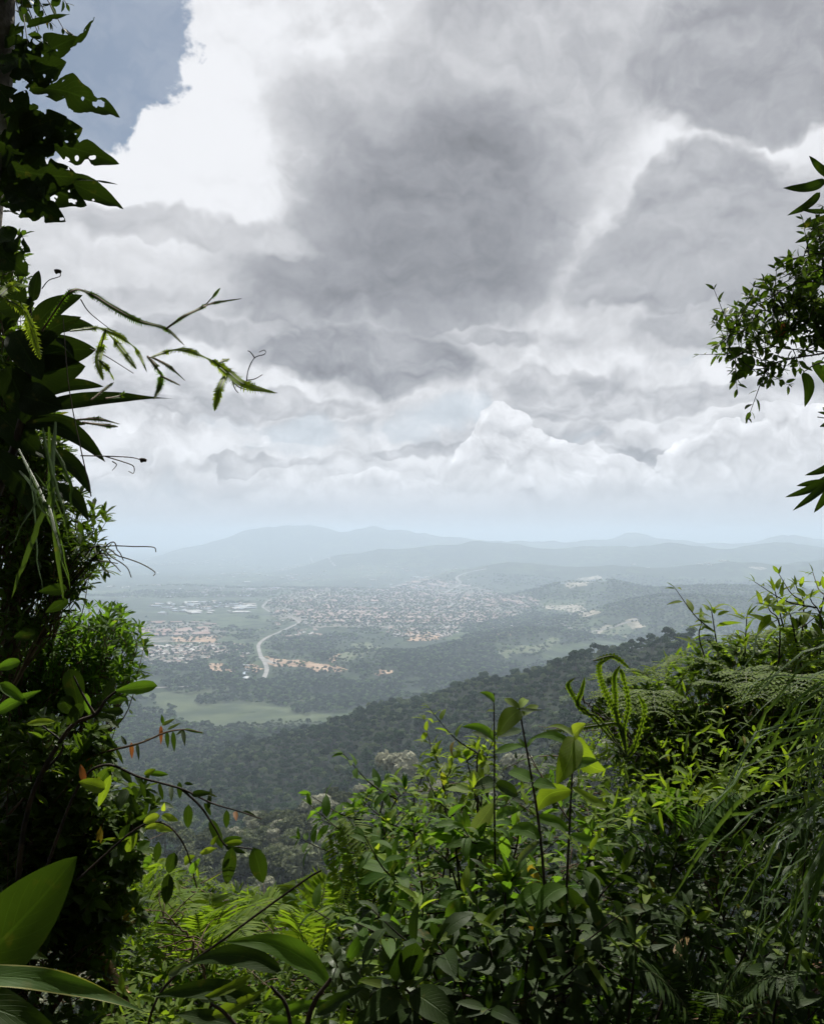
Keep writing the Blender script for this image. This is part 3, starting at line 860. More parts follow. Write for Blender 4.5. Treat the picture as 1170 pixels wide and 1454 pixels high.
def leaves(B, D, U, L, W, droop=0.4, fold=0.22, prof='ovate', nu=5, nv=2, wave=0.0, bow=0.0, serr=0.0, g=None, torn=0.0):
    """arrays of leaf blades: base, direction, up-side normal, length, width"""
    B = np.atleast_2d(B).astype(float); n = len(B)
    D = unit(np.broadcast_to(D, (n, 3))); U = np.broadcast_to(U, (n, 3)).astype(float)
    Sd = unit(np.cross(D, U)); Nn = np.cross(Sd, D)
    L = np.broadcast_to(L, n).astype(float); W = np.broadcast_to(W, n).astype(float)
    droop = np.broadcast_to(droop, n).astype(float); bow = np.broadcast_to(bow, n).astype(float)
    t = np.linspace(0, 1, nu + 1); s = np.linspace(-1, 1, nv + 1)
    ph = -droop[:, None] * t
    st = L[:, None] / nu
    X = np.concatenate([np.zeros((n, 1)), np.cumsum(np.cos((ph[:, 1:] + ph[:, :-1]) / 2) * st, 1)], 1)
    Y = np.concatenate([np.zeros((n, 1)), np.cumsum(np.sin((ph[:, 1:] + ph[:, :-1]) / 2) * st, 1)], 1)
    C = B[:, None] + D[:, None] * X[..., None] + Nn[:, None] * Y[..., None] + Sd[:, None] * (bow[:, None] * L[:, None] * np.sin(np.pi * t))[..., None]
    nl = -np.sin(ph)[..., None] * D[:, None] + np.cos(ph)[..., None] * Nn[:, None]
    w = np.broadcast_to(PROF[prof](t), (n, nu + 1)).copy()
    
    h = w * W[:, None] / 2
    sg = s[None, None, :, None]
    side = h[:, :, None, None] * sg
    if (serr or torn) and g is not None:
        j = 1 + serr * g.uniform(-1, 1, (n, nu + 1, 2))
        if torn:
            for a_ in range(n):
                for b_ in range(2):
                    cn = 9; cu = np.linspace(0, 1, cn); lobe = np.interp(t, cu, 1 - torn * g.random(cn))
                    for _ in range(2):      # a bite out of the margin
                        c_ = g.uniform(.15, .95); lobe = lobe * (1 - torn * 1.3 * np.exp(-((t - c_) / .035) ** 2))
                    j[a_, :, b_] *= lobe
        jj = np.where(s[None, None, :] < 0, j[:, :, :1], j[:, :, 1:])
        side = side * jj[..., None]
    V = C[:, :, None] + Sd[:, None, None] * side + nl[:, :, None] * (np.abs(sg) ** 1.3 * h[:, :, None, None] * fold)
    if wave:
        a = (g or np.random.default_rng(1)).uniform(0, 6.28, (n, 1, 1))
        wv = np.sin(t[None, :, None] * 11 + a + s[None, None, :] * 1.6) * np.abs(s)[None, None, :] * h[:, :, None] * wave
        V = V + nl[:, :, None] * wv[..., None]
    V = V.reshape(n, -1, 3); m = V.shape[1]; k = nv + 1
    a = (np.arange(nu)[:, None] * k + np.arange(nv)[None, :]).ravel()
    q = np.stack([a, a + 1, a + k + 1, a + k], -1)
    Fc = (q[None] + (np.arange(n) * m)[:, None, None]).reshape(-1, 4)
    uv = np.stack(np.broadcast_arrays(t[:, None], (s[None] + 1) / 2), -1).reshape(-1, 2)
    return V.reshape(-1, 3), Fc, np.tile(uv, (n, 1))

def curve(pts, n=24):
    """smooth curve through control points"""
    p = np.asarray(pts, float)
    if len(p) == 2: return p[0] + (p[1] - p[0]) * np.linspace(0, 1, n)[:, None]
    q = np.vstack([2 * p[0] - p[1], p, 2 * p[-1] - p[-2]]); out = []
    segs = len(p) - 1
    for u in np.linspace(0, segs - 1e-6, n):
        i = int(u); t = u - i; a, b, c, d = q[i:i + 4]
        out.append(0.5 * ((2 * b) + (c - a) * t + (2 * a - 5 * b + 4 * c - d) * t * t + (3 * b - a - 3 * c + d) * t ** 3))
    return np.array(out)

def tube(path, r0, r1=None, k=5):
    p = np.asarray(path, float); n = len(p); r1 = r0 if r1 is None else r1
    T = unit(np.gradient(p, axis=0)); ref = np.array([0.31, 0.17, 0.93])
    A = unit(np.cross(T, ref)); Bn = np.cross(T, A)
    r = np.linspace(r0, r1, n); th = np.linspace(0, 2 * np.pi, k + 1)[:-1]
    V = p[:, None] + (A[:, None] * np.cos(th)[None, :, None] + Bn[:, None] * np.sin(th)[None, :, None]) * r[:, None, None]
    i = np.arange(n - 1)[:, None] * k; j = np.arange(k)[None]; j2 = (j + 1) % k
    f = np.stack([i + j, i + j2, i + k + j2, i + k + j], -1).reshape(-1, 4)
    uv = np.stack(np.broadcast_arrays(np.linspace(0, 1, n)[:, None], np.linspace(0, 1, k)[None]), -1).reshape(-1, 2)
    return V.reshape(-1, 3), f, uv

class Acc:
    def __init__(s): s.v, s.f, s.u, s.n = [], [], [], 0
    def add(s, vfu):
        v, f, u = vfu; s.v.append(v); s.f.append(f + s.n); s.u.append(u); s.n += len(v); return s
    def mesh(s, name): return new_mesh(name, np.vstack(s.v), np.vstack(s.f), np.vstack(s.u))
    def obj(s, name, mat, root):
        if not s.n: return None
        o_ = np.array(root.location); s.v = [x - o_ for x in s.v]
        return link(name, s.mesh(name), mat, parent=root)

# ---- leaf materials
def leaf_mat(name, ca, cb, trans=0.35, tcol=None, rough=0.54, vein=0.4, holes=0.0, spec=0.13, edge=None, brown=0.006):
    m, nt, b = new_mat(name)
    uv = tcoord('UV'); sep = nt.nodes.new('ShaderNodeSeparateXYZ'); N._set(sep.inputs[0], uv)
    t, s = N(sep.outputs[0]), N(sep.outputs[1])
    co = tcoord('Object'); r = geo('Random Per Island')
    nz = noise(co, 28, 3, 0.6)
    c = cmix(r * 0.7 + nz * 0.3, ca, cb)
    c = cmix(smooth(nz, 0.60, 0.72) * 0.55 * smooth(r, 0.4, 0.9), c, (0.16, 0.12, 0.035))
    c = cmix(smooth(r, 1.0 - brown, 1.0 - brown + 0.01), c, (0.20, 0.10, 0.035))
    ds = N.m('ABSOLUTE', s - 0.5)
    mid = smooth(ds, 0.035, 0.012)
    blot = noise(co, 9, 4, 0.65); c = vmath('SCALE', c, scale=0.65 + blot * 0.75)
    # side veins sweep towards the tip
    vv = N.m('ABSOLUTE', N.m('FRACT', (t - ds * 0.55) * 13.0) - 0.5)
    vv = smooth(vv, 0.10, 0.03) * smooth(ds, 0.48, 0.3)
    v = N.m('MAXIMUM', mid, vv * 0.45)
    c = cmix(v * vein, c, vmath('SCALE', c, scale=1.9) + N(nt.nodes.new('ShaderNodeValue').outputs[0]) if False else vmath('SCALE', c, scale=2.1))
    if edge is not None: c = cmix(smooth(ds + (nz - 0.5) * 0.10, 0.43, 0.47), c, edge)
    nt.links.new(c.v, b.inputs['Base Color'])
    b.inputs['Roughness'].default_value = rough; b.inputs['Specular IOR Level'].default_value = spec
    bp = bump(nz * 0.5 - v, 0.35, 0.004); nt.links.new(bp, b.inputs['Normal'])
    tr = nt.nodes.new('ShaderNodeBsdfTranslucent')
    tc = vmath('MULTIPLY', c, tcol or (2.1, 2.15, 0.65)); nt.links.new(tc.v, tr.inputs['Color'])
    mx = nt.nodes.new('ShaderNodeMixShader'); mx.inputs[0].default_value = trans
    nt.links.new(b.outputs[0], mx.inputs[1]); nt.links.new(tr.outputs[0], mx.inputs[2])
    last = mx
    if holes:
        tp = nt.nodes.new('ShaderNodeBsdfTransparent'); m2 = nt.nodes.new('ShaderNodeMixShader')
        h = smooth(noise(co, 34, 1.5, 0.5), 0.70 - holes * 0.1, 0.71 - holes * 0.1)
        nt.links.new(h.v, m2.inputs[0]); nt.links.new(mx.outputs[0], m2.inputs[1]); nt.links.new(tp.outputs[0], m2.inputs[2]); last = m2
    nt.links.new(last.outputs[0], nt.nodes['Material Output'].inputs['Surface'])
    return m

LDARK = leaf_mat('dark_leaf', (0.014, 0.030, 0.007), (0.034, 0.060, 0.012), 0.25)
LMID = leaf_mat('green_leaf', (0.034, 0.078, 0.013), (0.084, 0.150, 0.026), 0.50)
LFRESH = leaf_mat('fresh_leaf', (0.066, 0.112, 0.014), (0.140, 0.190, 0.028), 0.46)
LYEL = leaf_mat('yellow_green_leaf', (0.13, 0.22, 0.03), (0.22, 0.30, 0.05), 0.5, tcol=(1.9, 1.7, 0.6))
LFERN = leaf_mat('fern_green', (0.066, 0.120, 0.014), (0.150, 0.210, 0.032), 0.46, vein=0.1)
LBIG = leaf_mat('broad_leaf_green', (0.022, 0.045, 0.008), (0.040, 0.070, 0.012), 0.34, vein=0.3)
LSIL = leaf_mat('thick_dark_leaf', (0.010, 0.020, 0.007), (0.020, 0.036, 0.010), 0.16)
LGREY = leaf_mat('grey_green_leaf', (0.045, 0.070, 0.030), (0.10, 0.13, 0.070), 0.3, rough=0.38)
LTORN = leaf_mat('torn_leaf', (0.010, 0.020, 0.006), (0.020, 0.036, 0.009), 0.22, holes=0.5)
LEDGE = leaf_mat('pale_edged_leaf', (0.040, 0.085, 0.018), (0.060, 0.11, 0.026), 0.38, edge=(0.30, 0.30, 0.12), vein=0.15)
LBROWN = leaf_mat('withered_leaf', (0.12, 0.06, 0.025), (0.24, 0.12, 0.045), 0.3, tcol=(1.8, 1.2, 0.7))
LGRASS = leaf_mat('grass_blade', (0.035, 0.070, 0.022), (0.085, 0.135, 0.045), 0.32, vein=0.15, rough=0.4, brown=0.0)
LSMALL = leaf_mat('small_leaf', (0.024, 0.048, 0.008), (0.064, 0.105, 0.018), 0.38, rough=0.4)
STEMD = simple_mat('dark_stem', (0.012, 0.010, 0.008), (0.05, 0.035, 0.024), 20, 0.7)
STEMG = simple_mat('green_stem', (0.05, 0.075, 0.025), (0.10, 0.12, 0.045), 20, 0.6)
STEMB = simple_mat('brown_twig', (0.07, 0.045, 0.028), (0.16, 0.11, 0.07), 15, 0.8)

def plant(name, label, cat, at_, group=None):
    o = link(name, None, None, label=label, cat=cat, group=group)
    o.location = Vector([float(c) for c in at_]); return o

def ground_pt(x, y): return np.array([x, y, float(height(x, y))])

def hero_leaf(root, b, t, wpx, d, mat, face=0.2, dt=None, bow=0.0, droop=0.25, prof='ovate', fold=0.25, wave=0.08, serr=0.0, torn=0.0, nu=10, seed=0, name='leaf', roll=0.0):
    """a single blade from its base to its tip as the photo shows them; face: 0 = broad side to the viewer, 1 = seen edge-on"""
    g = np.random.default_rng(int(abs(b[0] * 7 + b[1] * 13 + t[0] * 3 + seed)) + 1)
    B, T = P(b[0], b[1], d), P(t[0], t[1], dt if dt is not None else d + g.uniform(-.04, .04))
    v = T - B; L = np.linalg.norm(v)
    view = -unit((B + T) / 2); a = face * 1.35
    U = math.cos(a) * view + math.sin(a) * np.array([0, 0, 1.0]) + roll * unit(np.cross(v, view))
    # keep the chord after bending
    W = wpx / F * d
    sc = 1 + droop * droop / 20
    Dn = unit(v); S = unit(np.cross(Dn, U)); Nn = np.cross(S, Dn)
    D2 = Dn * math.cos(droop / 2) + Nn * math.sin(droop / 2)
    acc = Acc().add(leaves(B, D2, U, L * sc, W, droop, fold, prof, nu, 4, wave, bow, serr, g, torn))
    return acc.obj(name, mat, root)

def leafy_stem(A, ST, path, nodes, L, W, g, start=0.3, droop=0.7, prof='ovate', r0=0.004, mode='pair', up=0.5, spread=1.0, jit=0.3, fold=0.22, nu=5, tipleaf=True):
    """leaves set along a stem path"""
    ST.add(tube(path, r0, r0 * 0.35))
    n = len(path); T = unit(np.gradient(path, axis=0))
    Bs, Ds, Us, Ls, Ws = [], [], [], [], []
    for i in range(nodes):
        u = start + (1 - start) * (i + g.uniform(-.2, .2)) / max(1, nodes - 1); u = min(max(u, 0), 1)
        k = min(n - 1, int(u * (n - 1))); p, t = path[k], T[k]
        a0 = i * (math.pi / 2 if mode == 'pair' else 2.4) + g.uniform(-.4, .4)
        ref = unit(np.cross(t, [0.1, 0.2, 1.0])); r2 = np.cross(t, ref)
        m = {'pair': 2, 'alt': 1, 'whorl': 5}[mode]
        for j in range(m):
            a = a0 + j * 2 * math.pi / m
            out = ref * math.cos(a) + r2 * math.sin(a)
            d = unit(out * spread + t * up + g.normal(size=3) * jit * 0.4)
            sz = (0.65 + 0.5 * math.sin(math.pi * min(1, (1.15 - u)))) * g.uniform(0.75, 1.15)
            Bs.append(p + d * L * 0.08); Ds.append(d); Us.append(np.array([0, 0, 1.0]) + t * 0.4 + g.normal(size=3) * jit)
            Ls.append(L * sz); Ws.append(W * sz)
    if tipleaf:
        for j in range(3):
            Bs.append(path[-1]); Ds.append(unit(T[-1] + g.normal(size=3) * 0.5)); Us.append(np.array([0, -.3, 1.0]) + g.normal(size=3) * .3); Ls.append(L * .6); Ws.append(W * .5)
    A.add(leaves(np.array(Bs), np.array(Ds), np.array(Us), np.array(Ls), np.array(Ws), droop * g.uniform(0.5, 1.4, len(Bs)), fold, prof, nu, 2))

def frond(A, ST, path, width, npin, g, prof='lance', up=(0, 0, 1), taper=True, angle=1.15, pw=0.24, r=0.0022, droop=0.3, base=0.08, comb=False):
    """a pinnate frond: leaflets both sides of a curved midrib"""
    ST.add(tube(path, r, r * 0.3, 4))
    n = len(path); T = unit(np.gradient(path, axis=0))
    u = np.linspace(base, 0.985, npin); k = u * (n - 1); i = np.clip(k.astype(int), 0, n - 2); fr = (k - i)[:, None]
    p = path[i] * (1 - fr) + path[i + 1] * fr; t = unit(T[i] * (1 - fr) + T[i + 1] * fr)
    U = np.broadcast_to(np.asarray(up, float), p.shape)
    S = unit(np.cross(t, U)); Nn = np.cross(S, t)
    wl = width * (np.power(np.clip(np.sin(np.pi * np.clip(u * 0.93 + 0.07, 0, 1)), 0, 1), 0.6) if taper else np.clip((1 - u) * 6, 0.25, 1))
    if comb:     # leafy wing joining the teeth along the midrib
        wv = np.stack([p - S * wl[:, None] * .45, p + Nn * .0006, p + S * wl[:, None] * .45], 1).reshape(-1, 3)
        a_ = (np.arange(npin - 1)[:, None] * 3 + np.arange(2)[None]).ravel()
        A.add((wv, np.stack([a_, a_ + 1, a_ + 4, a_ + 3], -1), np.tile([[.5, .3], [.5, .5], [.5, .7]], (npin, 1))))
    for sg in (-1, 1):
        d = unit(S * sg * math.sin(angle) + t * math.cos(angle) + g.normal(size=p.shape) * 0.07)
        spacing = np.linalg.norm(path[-1] - path[0]) / npin
        W = np.maximum(wl * pw, spacing * 0.75) if not comb else np.full(npin, spacing * 1.15)
        A.add(leaves(p, d, Nn + g.normal(size=p.shape) * 0.12, wl * g.uniform(0.85, 1.1, npin), W, droop * g.uniform(.4, 1.5, npin), 0.12, prof, 3, 1))

def pxpath(pts, d, n=24):
    if np.isscalar(d): d = [d] * len(pts)
    return curve([P(p[0], p[1], dd) for p, dd in zip(pts, d)], n)

# ================================================================== LEFT SIDE
def left_trunk():
    g = np.random.default_rng(21); d = 2.3
    gp = ground_pt(-1.55, 2.4)
    root = plant('tree', 'slender grey-brown trunk up the top left edge with small dark leaves beside it', 'tree', gp)
    path = curve([gp - [0, 0, .2], P(-110, 1000, d), P(-66, 560, d), P(-40, 330, d), P(-20, 120, d), P(-10, -80, d), P(10, -420, d), P(60, -900, 2.5)], 60)
    Acc().add(tube(path, 0.085, 0.050, 14)).obj('trunk', BARKM, root)
    A, ST = Acc(), Acc()
    for (b, e) in (((10, -60), (70, 30)), ((5, -80), (95, 5)), ((12, -90), (40, 62)), ((5, -150), (85, -20)), ((0, -260), (200, -120)), ((20, -300), (-200, -150)), ((30, -400), (240, -260)), ((10, -30), (60, 60)), ((10, -70), (90, 40)),
                   ((30, -500), (300, -420)), ((40, -600), (-160, -400)), ((5, -120), (50, -5)), ((0, -40), (30, 25))):
        p = pxpath([b, ((b[0] + e[0]) / 2, (b[1] + e[1]) / 2 - 15), e], [d, d + g.uniform(-.1, .2), d + g.uniform(-.2, .4)], 16)
        leafy_stem(A, ST, p, 13, 0.042, 0.019, g, 0.1, 0.5, 'ellip', 0.003, 'alt', 0.6, jit=0.5, nu=4)
    # crown above the frame, shading the ledge
    for i in range(60):
        a = g.uniform(0, 6.28); c = np.array([0.15 + math.cos(a) * g.uniform(.2, 1.1) - .5, 2.4 + math.sin(a) * g.uniform(.1, .9), g.uniform(2.05, 3.3)])
        p = curve([path[-6 - int(g.integers(0, 8))], c * 0.5 + path[-6] * 0.5 + [0, 0, .2], c], 14)
        if project(c[None])[1][0] > -40: continue
        leafy_stem(A, ST, p, 12, 0.06, 0.028, g, 0.2, 0.5, 'ellip', 0.004, 'alt', 0.6, jit=0.5, nu=4)
    A.obj('foliage', LDARK, root); ST.obj('branch', STEMD, root)
left_trunk()

def torn_climber():
    d = 2.15
    root = plant('climbing_plant', 'dark climber with large torn and holed leaves against the sky at the upper left', 'plant', P(-15, 420, 2.2))
    Acc().add(tube(pxpath([(-40, 420), (-20, 330), (-4, 270), (-6, 180), (0, 90), (20, 60)], 2.42), 0.009, 0.004, 8)).obj('stem', STEMD, root)
    for b, t, w, bow, fc in (((18, 118), (112, 52), 46, -.05, .2), ((14, 108), (95, 88), 44, .05, .2), ((104, 66), (135, 24), 11, .06, .4), ((22, 96), (60, 66), 40, 0, .1),
                             ((36, 124), (171, 167), 44, -.07, .12), ((14, 136), (38, 154), 12, -.1, .3), ((8, 205), (96, 166), 48, -.06, .1), ((8, 212), (118, 182), 58, -.03, .1),
                             ((14, 205), (170, 233), 46, -.06, .12), ((10, 240), (112, 252), 62, .02, .05), ((30, 235), (176, 297), 40, -.02, .25), ((10, 255), (124, 292), 52, -.05, .1),
                             ((4, 268), (94, 315), 50, -.05, .1), ((10, 262), (62, 308), 48, .02, .15), ((2, 230), (70, 240), 60, 0, 0), ((5, 180), (55, 150), 34, 0, .2), ((0, 285), (30, 300), 22, 0, .3),
                             ((70, 255), (168, 262), 10, .03, .6), ((-10, 250), (40, 280), 70, 0, 0), ((-6, 330), (44, 358), 34, 0, .1), ((-8, 350), (40, 392), 40, 0, .1), ((-5, 200), (48, 220), 60, 0, .1), ((-5, 120), (40, 180), 50, 0, .1), ((0, 40), (45, 70), 36, 0, .2), ((30, 40), (100, 20), 14, 0, .3), ((4, 300), (32, 308), 6, -.1, .5), ((0, 80), (50, 110), 40, 0, .1)):
        hero_leaf(root, b, t, w * 1.2, d + (b[1] % 7) * 0.03, LTORN, fc, bow=bow, prof='ellip' if w > 30 else 'ovate', wave=0.22, torn=0.42, serr=0.03, nu=34, droop=0.35)
torn_climber()

def dark_broadleaf():
    root = plant('broadleaf_plant', 'dark broad pointed leaves in a cluster behind the bright fern arms on the left', 'plant', P(-40, 760, 2.5))
    Acc().add(tube(pxpath([(-30, 760), (20, 640), (40, 540), (42, 440), (50, 410)], 2.5), 0.014, 0.006, 8)).obj('stem', STEMD, root)
    for b, t, w, bow, fc, pr in (((44, 480), (118, 419), 40, .12, .1, 'ovate'), ((40, 505), (116, 450), 40, .1, .15, 'ovate'), ((48, 475), (134, 463), 34, .1, .1, 'ovate'),
                                 ((42, 512), (137, 496), 64, .06, 0, 'ovate'), ((42, 540), (122, 520), 66, .05, 0, 'ovate'), ((48, 428), (56, 384), 22, .03, .2, 'ovate'),
                                 ((55, 562), (148, 549), 26, .08, .2, 'ovate'), ((30, 586), (246, 566), 23, .02, .3, 'tailed'), ((38, 606), (122, 603), 28, .06, .2, 'ovate'),
                                 ((36, 600), (150, 656), 36, .12, .15, 'ovate'), ((50, 640), (130, 702), 34, .14, .3, 'ovate'), ((30, 560), (90, 580), 62, 0, 0, 'ovate'),
                                 ((20, 470), (60, 540), 60, 0, .1, 'ovate'), ((10, 520), (50, 610), 60, 0, .1, 'ovate'), ((0, 590), (62, 650), 56, 0, .1, 'ovate'), ((30, 400), (8, 470), 40, 0, .1, 'ovate'),
                                 ((80, 480), (106, 510), 18, .1, .5, 'lance'), ((60, 690), (126, 740), 30, .15, .3, 'ovate'), ((-10, 640), (60, 740), 50, .05, .1, 'ovate'), ((0, 440), (50, 430), 40, 0, .1, 'ovate')):
        hero_leaf(root, b, t, w, 2.45 + (t[0] % 5) * .03, LSIL, fc, bow=-bow, prof=pr, wave=0.12, nu=14, droop=0.4)
dark_broadleaf()

def climbing_fern():
    g = np.random.default_rng(3); d = 2.1
    root = plant('climbing_fern', 'bright green climbing fern with comb-like arms reaching out against the clouds', 'fern', P(40, 520, 2.2))
    arms = [
        ([(60, 470), (100, 415), (130, 418), (160, 436), (196, 455), (236, 467), (262, 490)], .013, 0), ([(236, 467), (262, 449), (288, 436), (302, 422), (313, 409)], .008, 0), ([(288, 436), (305, 430), (343, 424)], .006, 0),
        ([(213, 508), (236, 500), (256, 496), (280, 502), (302, 514), (322, 530)], .012, 1), ([(302, 511), (326, 530), (348, 546), (392, 558)], .020, 1), ([(322, 530), (312, 552), (305, 583)], .013, 1), ([(312, 515), (326, 509)], .008, 1),
        ([(100, 470), (135, 466), (150, 468), (178, 482), (196, 500), (209, 528)], .012, 1), ([(150, 468), (165, 486), (180, 505), (194, 524)], .013, 1), ([(150, 470), (145, 490), (140, 514), (147, 540)], .016, 1),
        ([(142, 512), (155, 525), (162, 540)], .010, 1), ([(210, 506), (222, 520), (229, 534), (226, 552), (219, 567)], .012, 0), ([(216, 507), (240, 520), (263, 540)], .007, 0), ([(229, 534), (256, 547)], .004, 0),
        ([(0, 420), (20, 405), (42, 408)], .02, 1), ([(30, 430), (42, 460), (58, 510)], .02, 1), ([(10, 425), (34, 440), (50, 470)], .018, 1), ([(110, 596), (140, 595), (170, 602)], .009, 0), ([(118, 600), (150, 604), (168, 606)], .009, 0),
        ([(130, 568), (150, 552), (162, 543)], .006, 0), ([(150, 566), (172, 562), (177, 555)], .008, 0),
    ]
    for pts, w, br in arms:
        A, ST = Acc(), Acc()
        p = pxpath(pts, [d + 0.05 * math.sin(i * 2.1 + pts[0][0]) for i in range(len(pts))], 40)
        L = np.linalg.norm(np.diff(p, axis=0), axis=1).sum()
        view = -unit(p.mean(0)) + np.array([0, 0, .5])
        frond(A, ST, p, w * 1.15, max(8, int(L / 0.0068)), g, 'strap', view, True, 1.1, 0.3, 0.0022 if br else 0.0028, 0.5, 0.02, comb=True)
        f = A.obj('frond', LYEL if br else LMID, root); s_ = ST.obj('rachis', STEMG if br else STEMB, root)
        s_.parent = f; s_.location = (0, 0, 0)
    tn = Acc()
    for pts in ([(350, 545), (353, 525), (362, 508), (376, 503), (376, 497), (368, 500)], [(330, 542), (345, 552), (375, 556), (394, 558)], [(330, 540), (334, 552), (339, 558)], [(362, 508), (356, 500), (352, 498)], [(350, 540), (362, 538), (373, 532)],
                [(115, 647), (160, 648), (190, 650), (206, 655), (203, 651)], [(150, 648), (176, 656), (190, 662), (190, 672), (183, 669)], [(160, 655), (166, 660), (160, 668)], [(60, 410), (70, 398), (86, 392), (84, 384), (80, 386)],
                [(130, 705), (100, 560), (90, 450)], [(115, 425), (128, 444), (160, 470)], [(128, 495), (150, 505), (190, 530)]):
        tn.add(tube(pxpath(pts, d + .05, 20), 0.0016, 0.0009, 4))
    for c in ((83, 386), (204, 654)):
        tn.add(tube(curve([P(c[0] - 4, c[1], d), P(c[0], c[1] - 1, d), P(c[0] + 4, c[1], d)], 4), 0.006, 0.004, 6))
    tn.obj('tendril', STEMD, root)
climbing_fern()

def rosette_shrub(name, label, base, blobs, d, mat, seed, L=0.045, W=0.017, tips=60, cat='shrub', smat=None, prof='obov'):
    """twiggy shrub: leaf whorls on branch tips filling the given outline blobs (px,py,rx,ry)"""
    g = np.random.default_rng(seed)
    root = plant(name, label, cat, base); A, ST = Acc(), Acc()
    for (px, py, rx, ry) in blobs:
        c0 = P(px, py + ry * 0.6, d)
        mainp = curve([base, (base + c0) / 2 + g.normal(size=3) * .05, c0], 14); ST.add(tube(mainp, 0.010, 0.005))
        n = max(4, int(tips * rx * ry / 3600))
        for _ in range(n):
            a = g.uniform(0, 6.28); q = math.sqrt(g.uniform(0.02, 1))
            e = P(px + rx * q * math.cos(a), py + ry * q * math.sin(a), d + g.uniform(-.28, .28) * (1 - q * .5) - 0.0)
            s = mainp[g.integers(7, 14)]
            p = curve([s, (s + e) / 2 + g.normal(size=3) * .03, e], 9)
            leafy_stem(A, ST, p, 6, L, W, g, 0.45, 0.35, prof, 0.0026, 'alt' if g.random() < .5 else 'pair', 0.9, jit=0.45, nu=4)
            T = unit(p[-1] - p[-2]); m = 7
            th = np.arange(m) * 2 * math.pi / m + g.uniform(0, 6)
            ref = unit(np.cross(T, [.1, .3, 1])); r2 = np.cross(T, ref)
            D = unit(ref * np.cos(th)[:, None] + r2 * np.sin(th)[:, None] + T * g.uniform(.3, 1.1))
            A.add(leaves(np.repeat(e[None], m, 0), D, np.array([0, 0, 1]) + g.normal(size=(m, 3)) * .3, L * g.uniform(.7, 1.2, m), W * g.uniform(.8, 1.2, m), 0.3, 0.3, prof, 4, 2))
    A.obj('foliage', mat, root); ST.obj('branch', smat or STEMB, root)
    return root

rosette_shrub('shrub', 'small-leaved dark shrub at the left edge beside the curling thin stems', P(-60, 1150, 2.9), [(40, 770, 60, 60), (105, 745, 48, 48), (60, 690, 50, 50), (110, 800, 45, 45), (30, 850, 50, 50), (20, 640, 45, 60), (80, 670, 36, 50), (15, 560, 36, 60), (15, 470, 34, 50), (10, 400, 26, 50), (8, 350, 24, 40), (40, 610, 50, 50), (30, 520, 44, 60)], 2.75, LSMALL, 31, tips=52)
rosette_shrub('shrub', 'glossy fine-leaved shrub catching the sun at the left with the town just beyond it', P(-20, 1300, 3.1), [(150, 905, 55, 44), (90, 925, 70, 55), (180, 930, 34, 40), (50, 960, 60, 60), (120, 970, 55, 45), (60, 900, 45, 30), (30, 1030, 55, 60), (150, 890, 30, 26)], 3.0, LMID, 32, 0.042, 0.015, tips=62)
rosette_shrub('shrub', 'tangled dark shrub low on the left behind the big foreground leaf', P(20, 1500, 2.6), [(40, 1110, 70, 60), (110, 1120, 70, 60), (60, 1190, 80, 60), (150, 1200, 60, 60), (30, 1280, 60, 60), (120, 1290, 80, 60), (180, 1150, 46, 40), (90, 1050, 60, 40)], 2.45, LSMALL, 33, 0.050, 0.022, tips=40, prof='ellip')

def curl_stems():
    root = plant('grass_stems', 'thin curling dark stems poking out to the right from the left shrub', 'grass', P(60, 900, 2.6)); A = Acc()
    for pts in ([(110, 790), (150, 776), (190, 776), (218, 777), (222, 784)], [(140, 785), (170, 790), (200, 800), (220, 812), (218, 818)], [(130, 780), (160, 792), (180, 805), (187, 820)], [(135, 790), (160, 800), (172, 812)], [(150, 776), (168, 782), (176, 796)],
                [(120, 800), (150, 798), (168, 800)]):
        A.add(tube(pxpath([(60, 880)] + pts, 2.6, 26), 0.0022, 0.0013, 4))
    A.obj('stem', STEMD, root)
curl_stems()

def blades(A, origins, targets, g, width=0.006, sag=0.3, seg=12, kink=0.01):
    """arching blades from origins to targets"""
    for o, e in zip(origins, targets):
        m = (o + e) / 2 + np.array([0, 0, sag * np.linalg.norm(e - o) * g.uniform(.5, 1.3)])
        p = curve([o, m * .55 + (o * .7 + e * .3) * .45, (m + e) / 2 + (m - (o + e) / 2) * .25, e], seg)
        p = p + np.cumsum(g.normal(size=p.shape) * kink * .4, 0) * np.linspace(0, 1, seg)[:, None]
        T = unit(np.gradient(p, axis=0)); U = g.normal(size=3) * .6 + [0, -.6, .6]
        S = unit(np.cross(T, U)); w = width * g.uniform(.4, 1.6) * np.power(np.clip(np.sin(np.linspace(.25, math.pi, seg)), 0, 1), .6)[:, None] / 2
        V = np.stack([p - S * w, p + np.cross(S, T) * w * .35, p + S * w], 1).reshape(-1, 3)
        i = np.arange(seg - 1)[:, None] * 3 + np.arange(2)[None]; i = i.ravel()
        f = np.stack([i, i + 1, i + 4, i + 3], -1)
        uv = np.stack(np.broadcast_arrays(np.linspace(0, 1, seg)[:, None], np.array([[0, .5, 1]])), -1).reshape(-1, 2)
        A.add((V, f, uv))

def hanging_grass():
    g = np.random.default_rng(41)
    root = plant('hanging_grass', 'long green grass blades hanging down in front of the dark left foliage', 'grass', P(20, 600, 2.3)); A = Acc()
    o = [P(g.uniform(0, 80), g.uniform(590, 700), 2.2 + g.uniform(-.1, .1)) for _ in range(13)]
    e = [P(g.uniform(-10, 120), g.uniform(720, 860), 2.15 + g.uniform(-.15, .1)) for _ in range(13)]
    blades(A, o, e, g, 0.008, 0.12)
    A.obj('foliage', LGRASS, root)
hanging_grass()

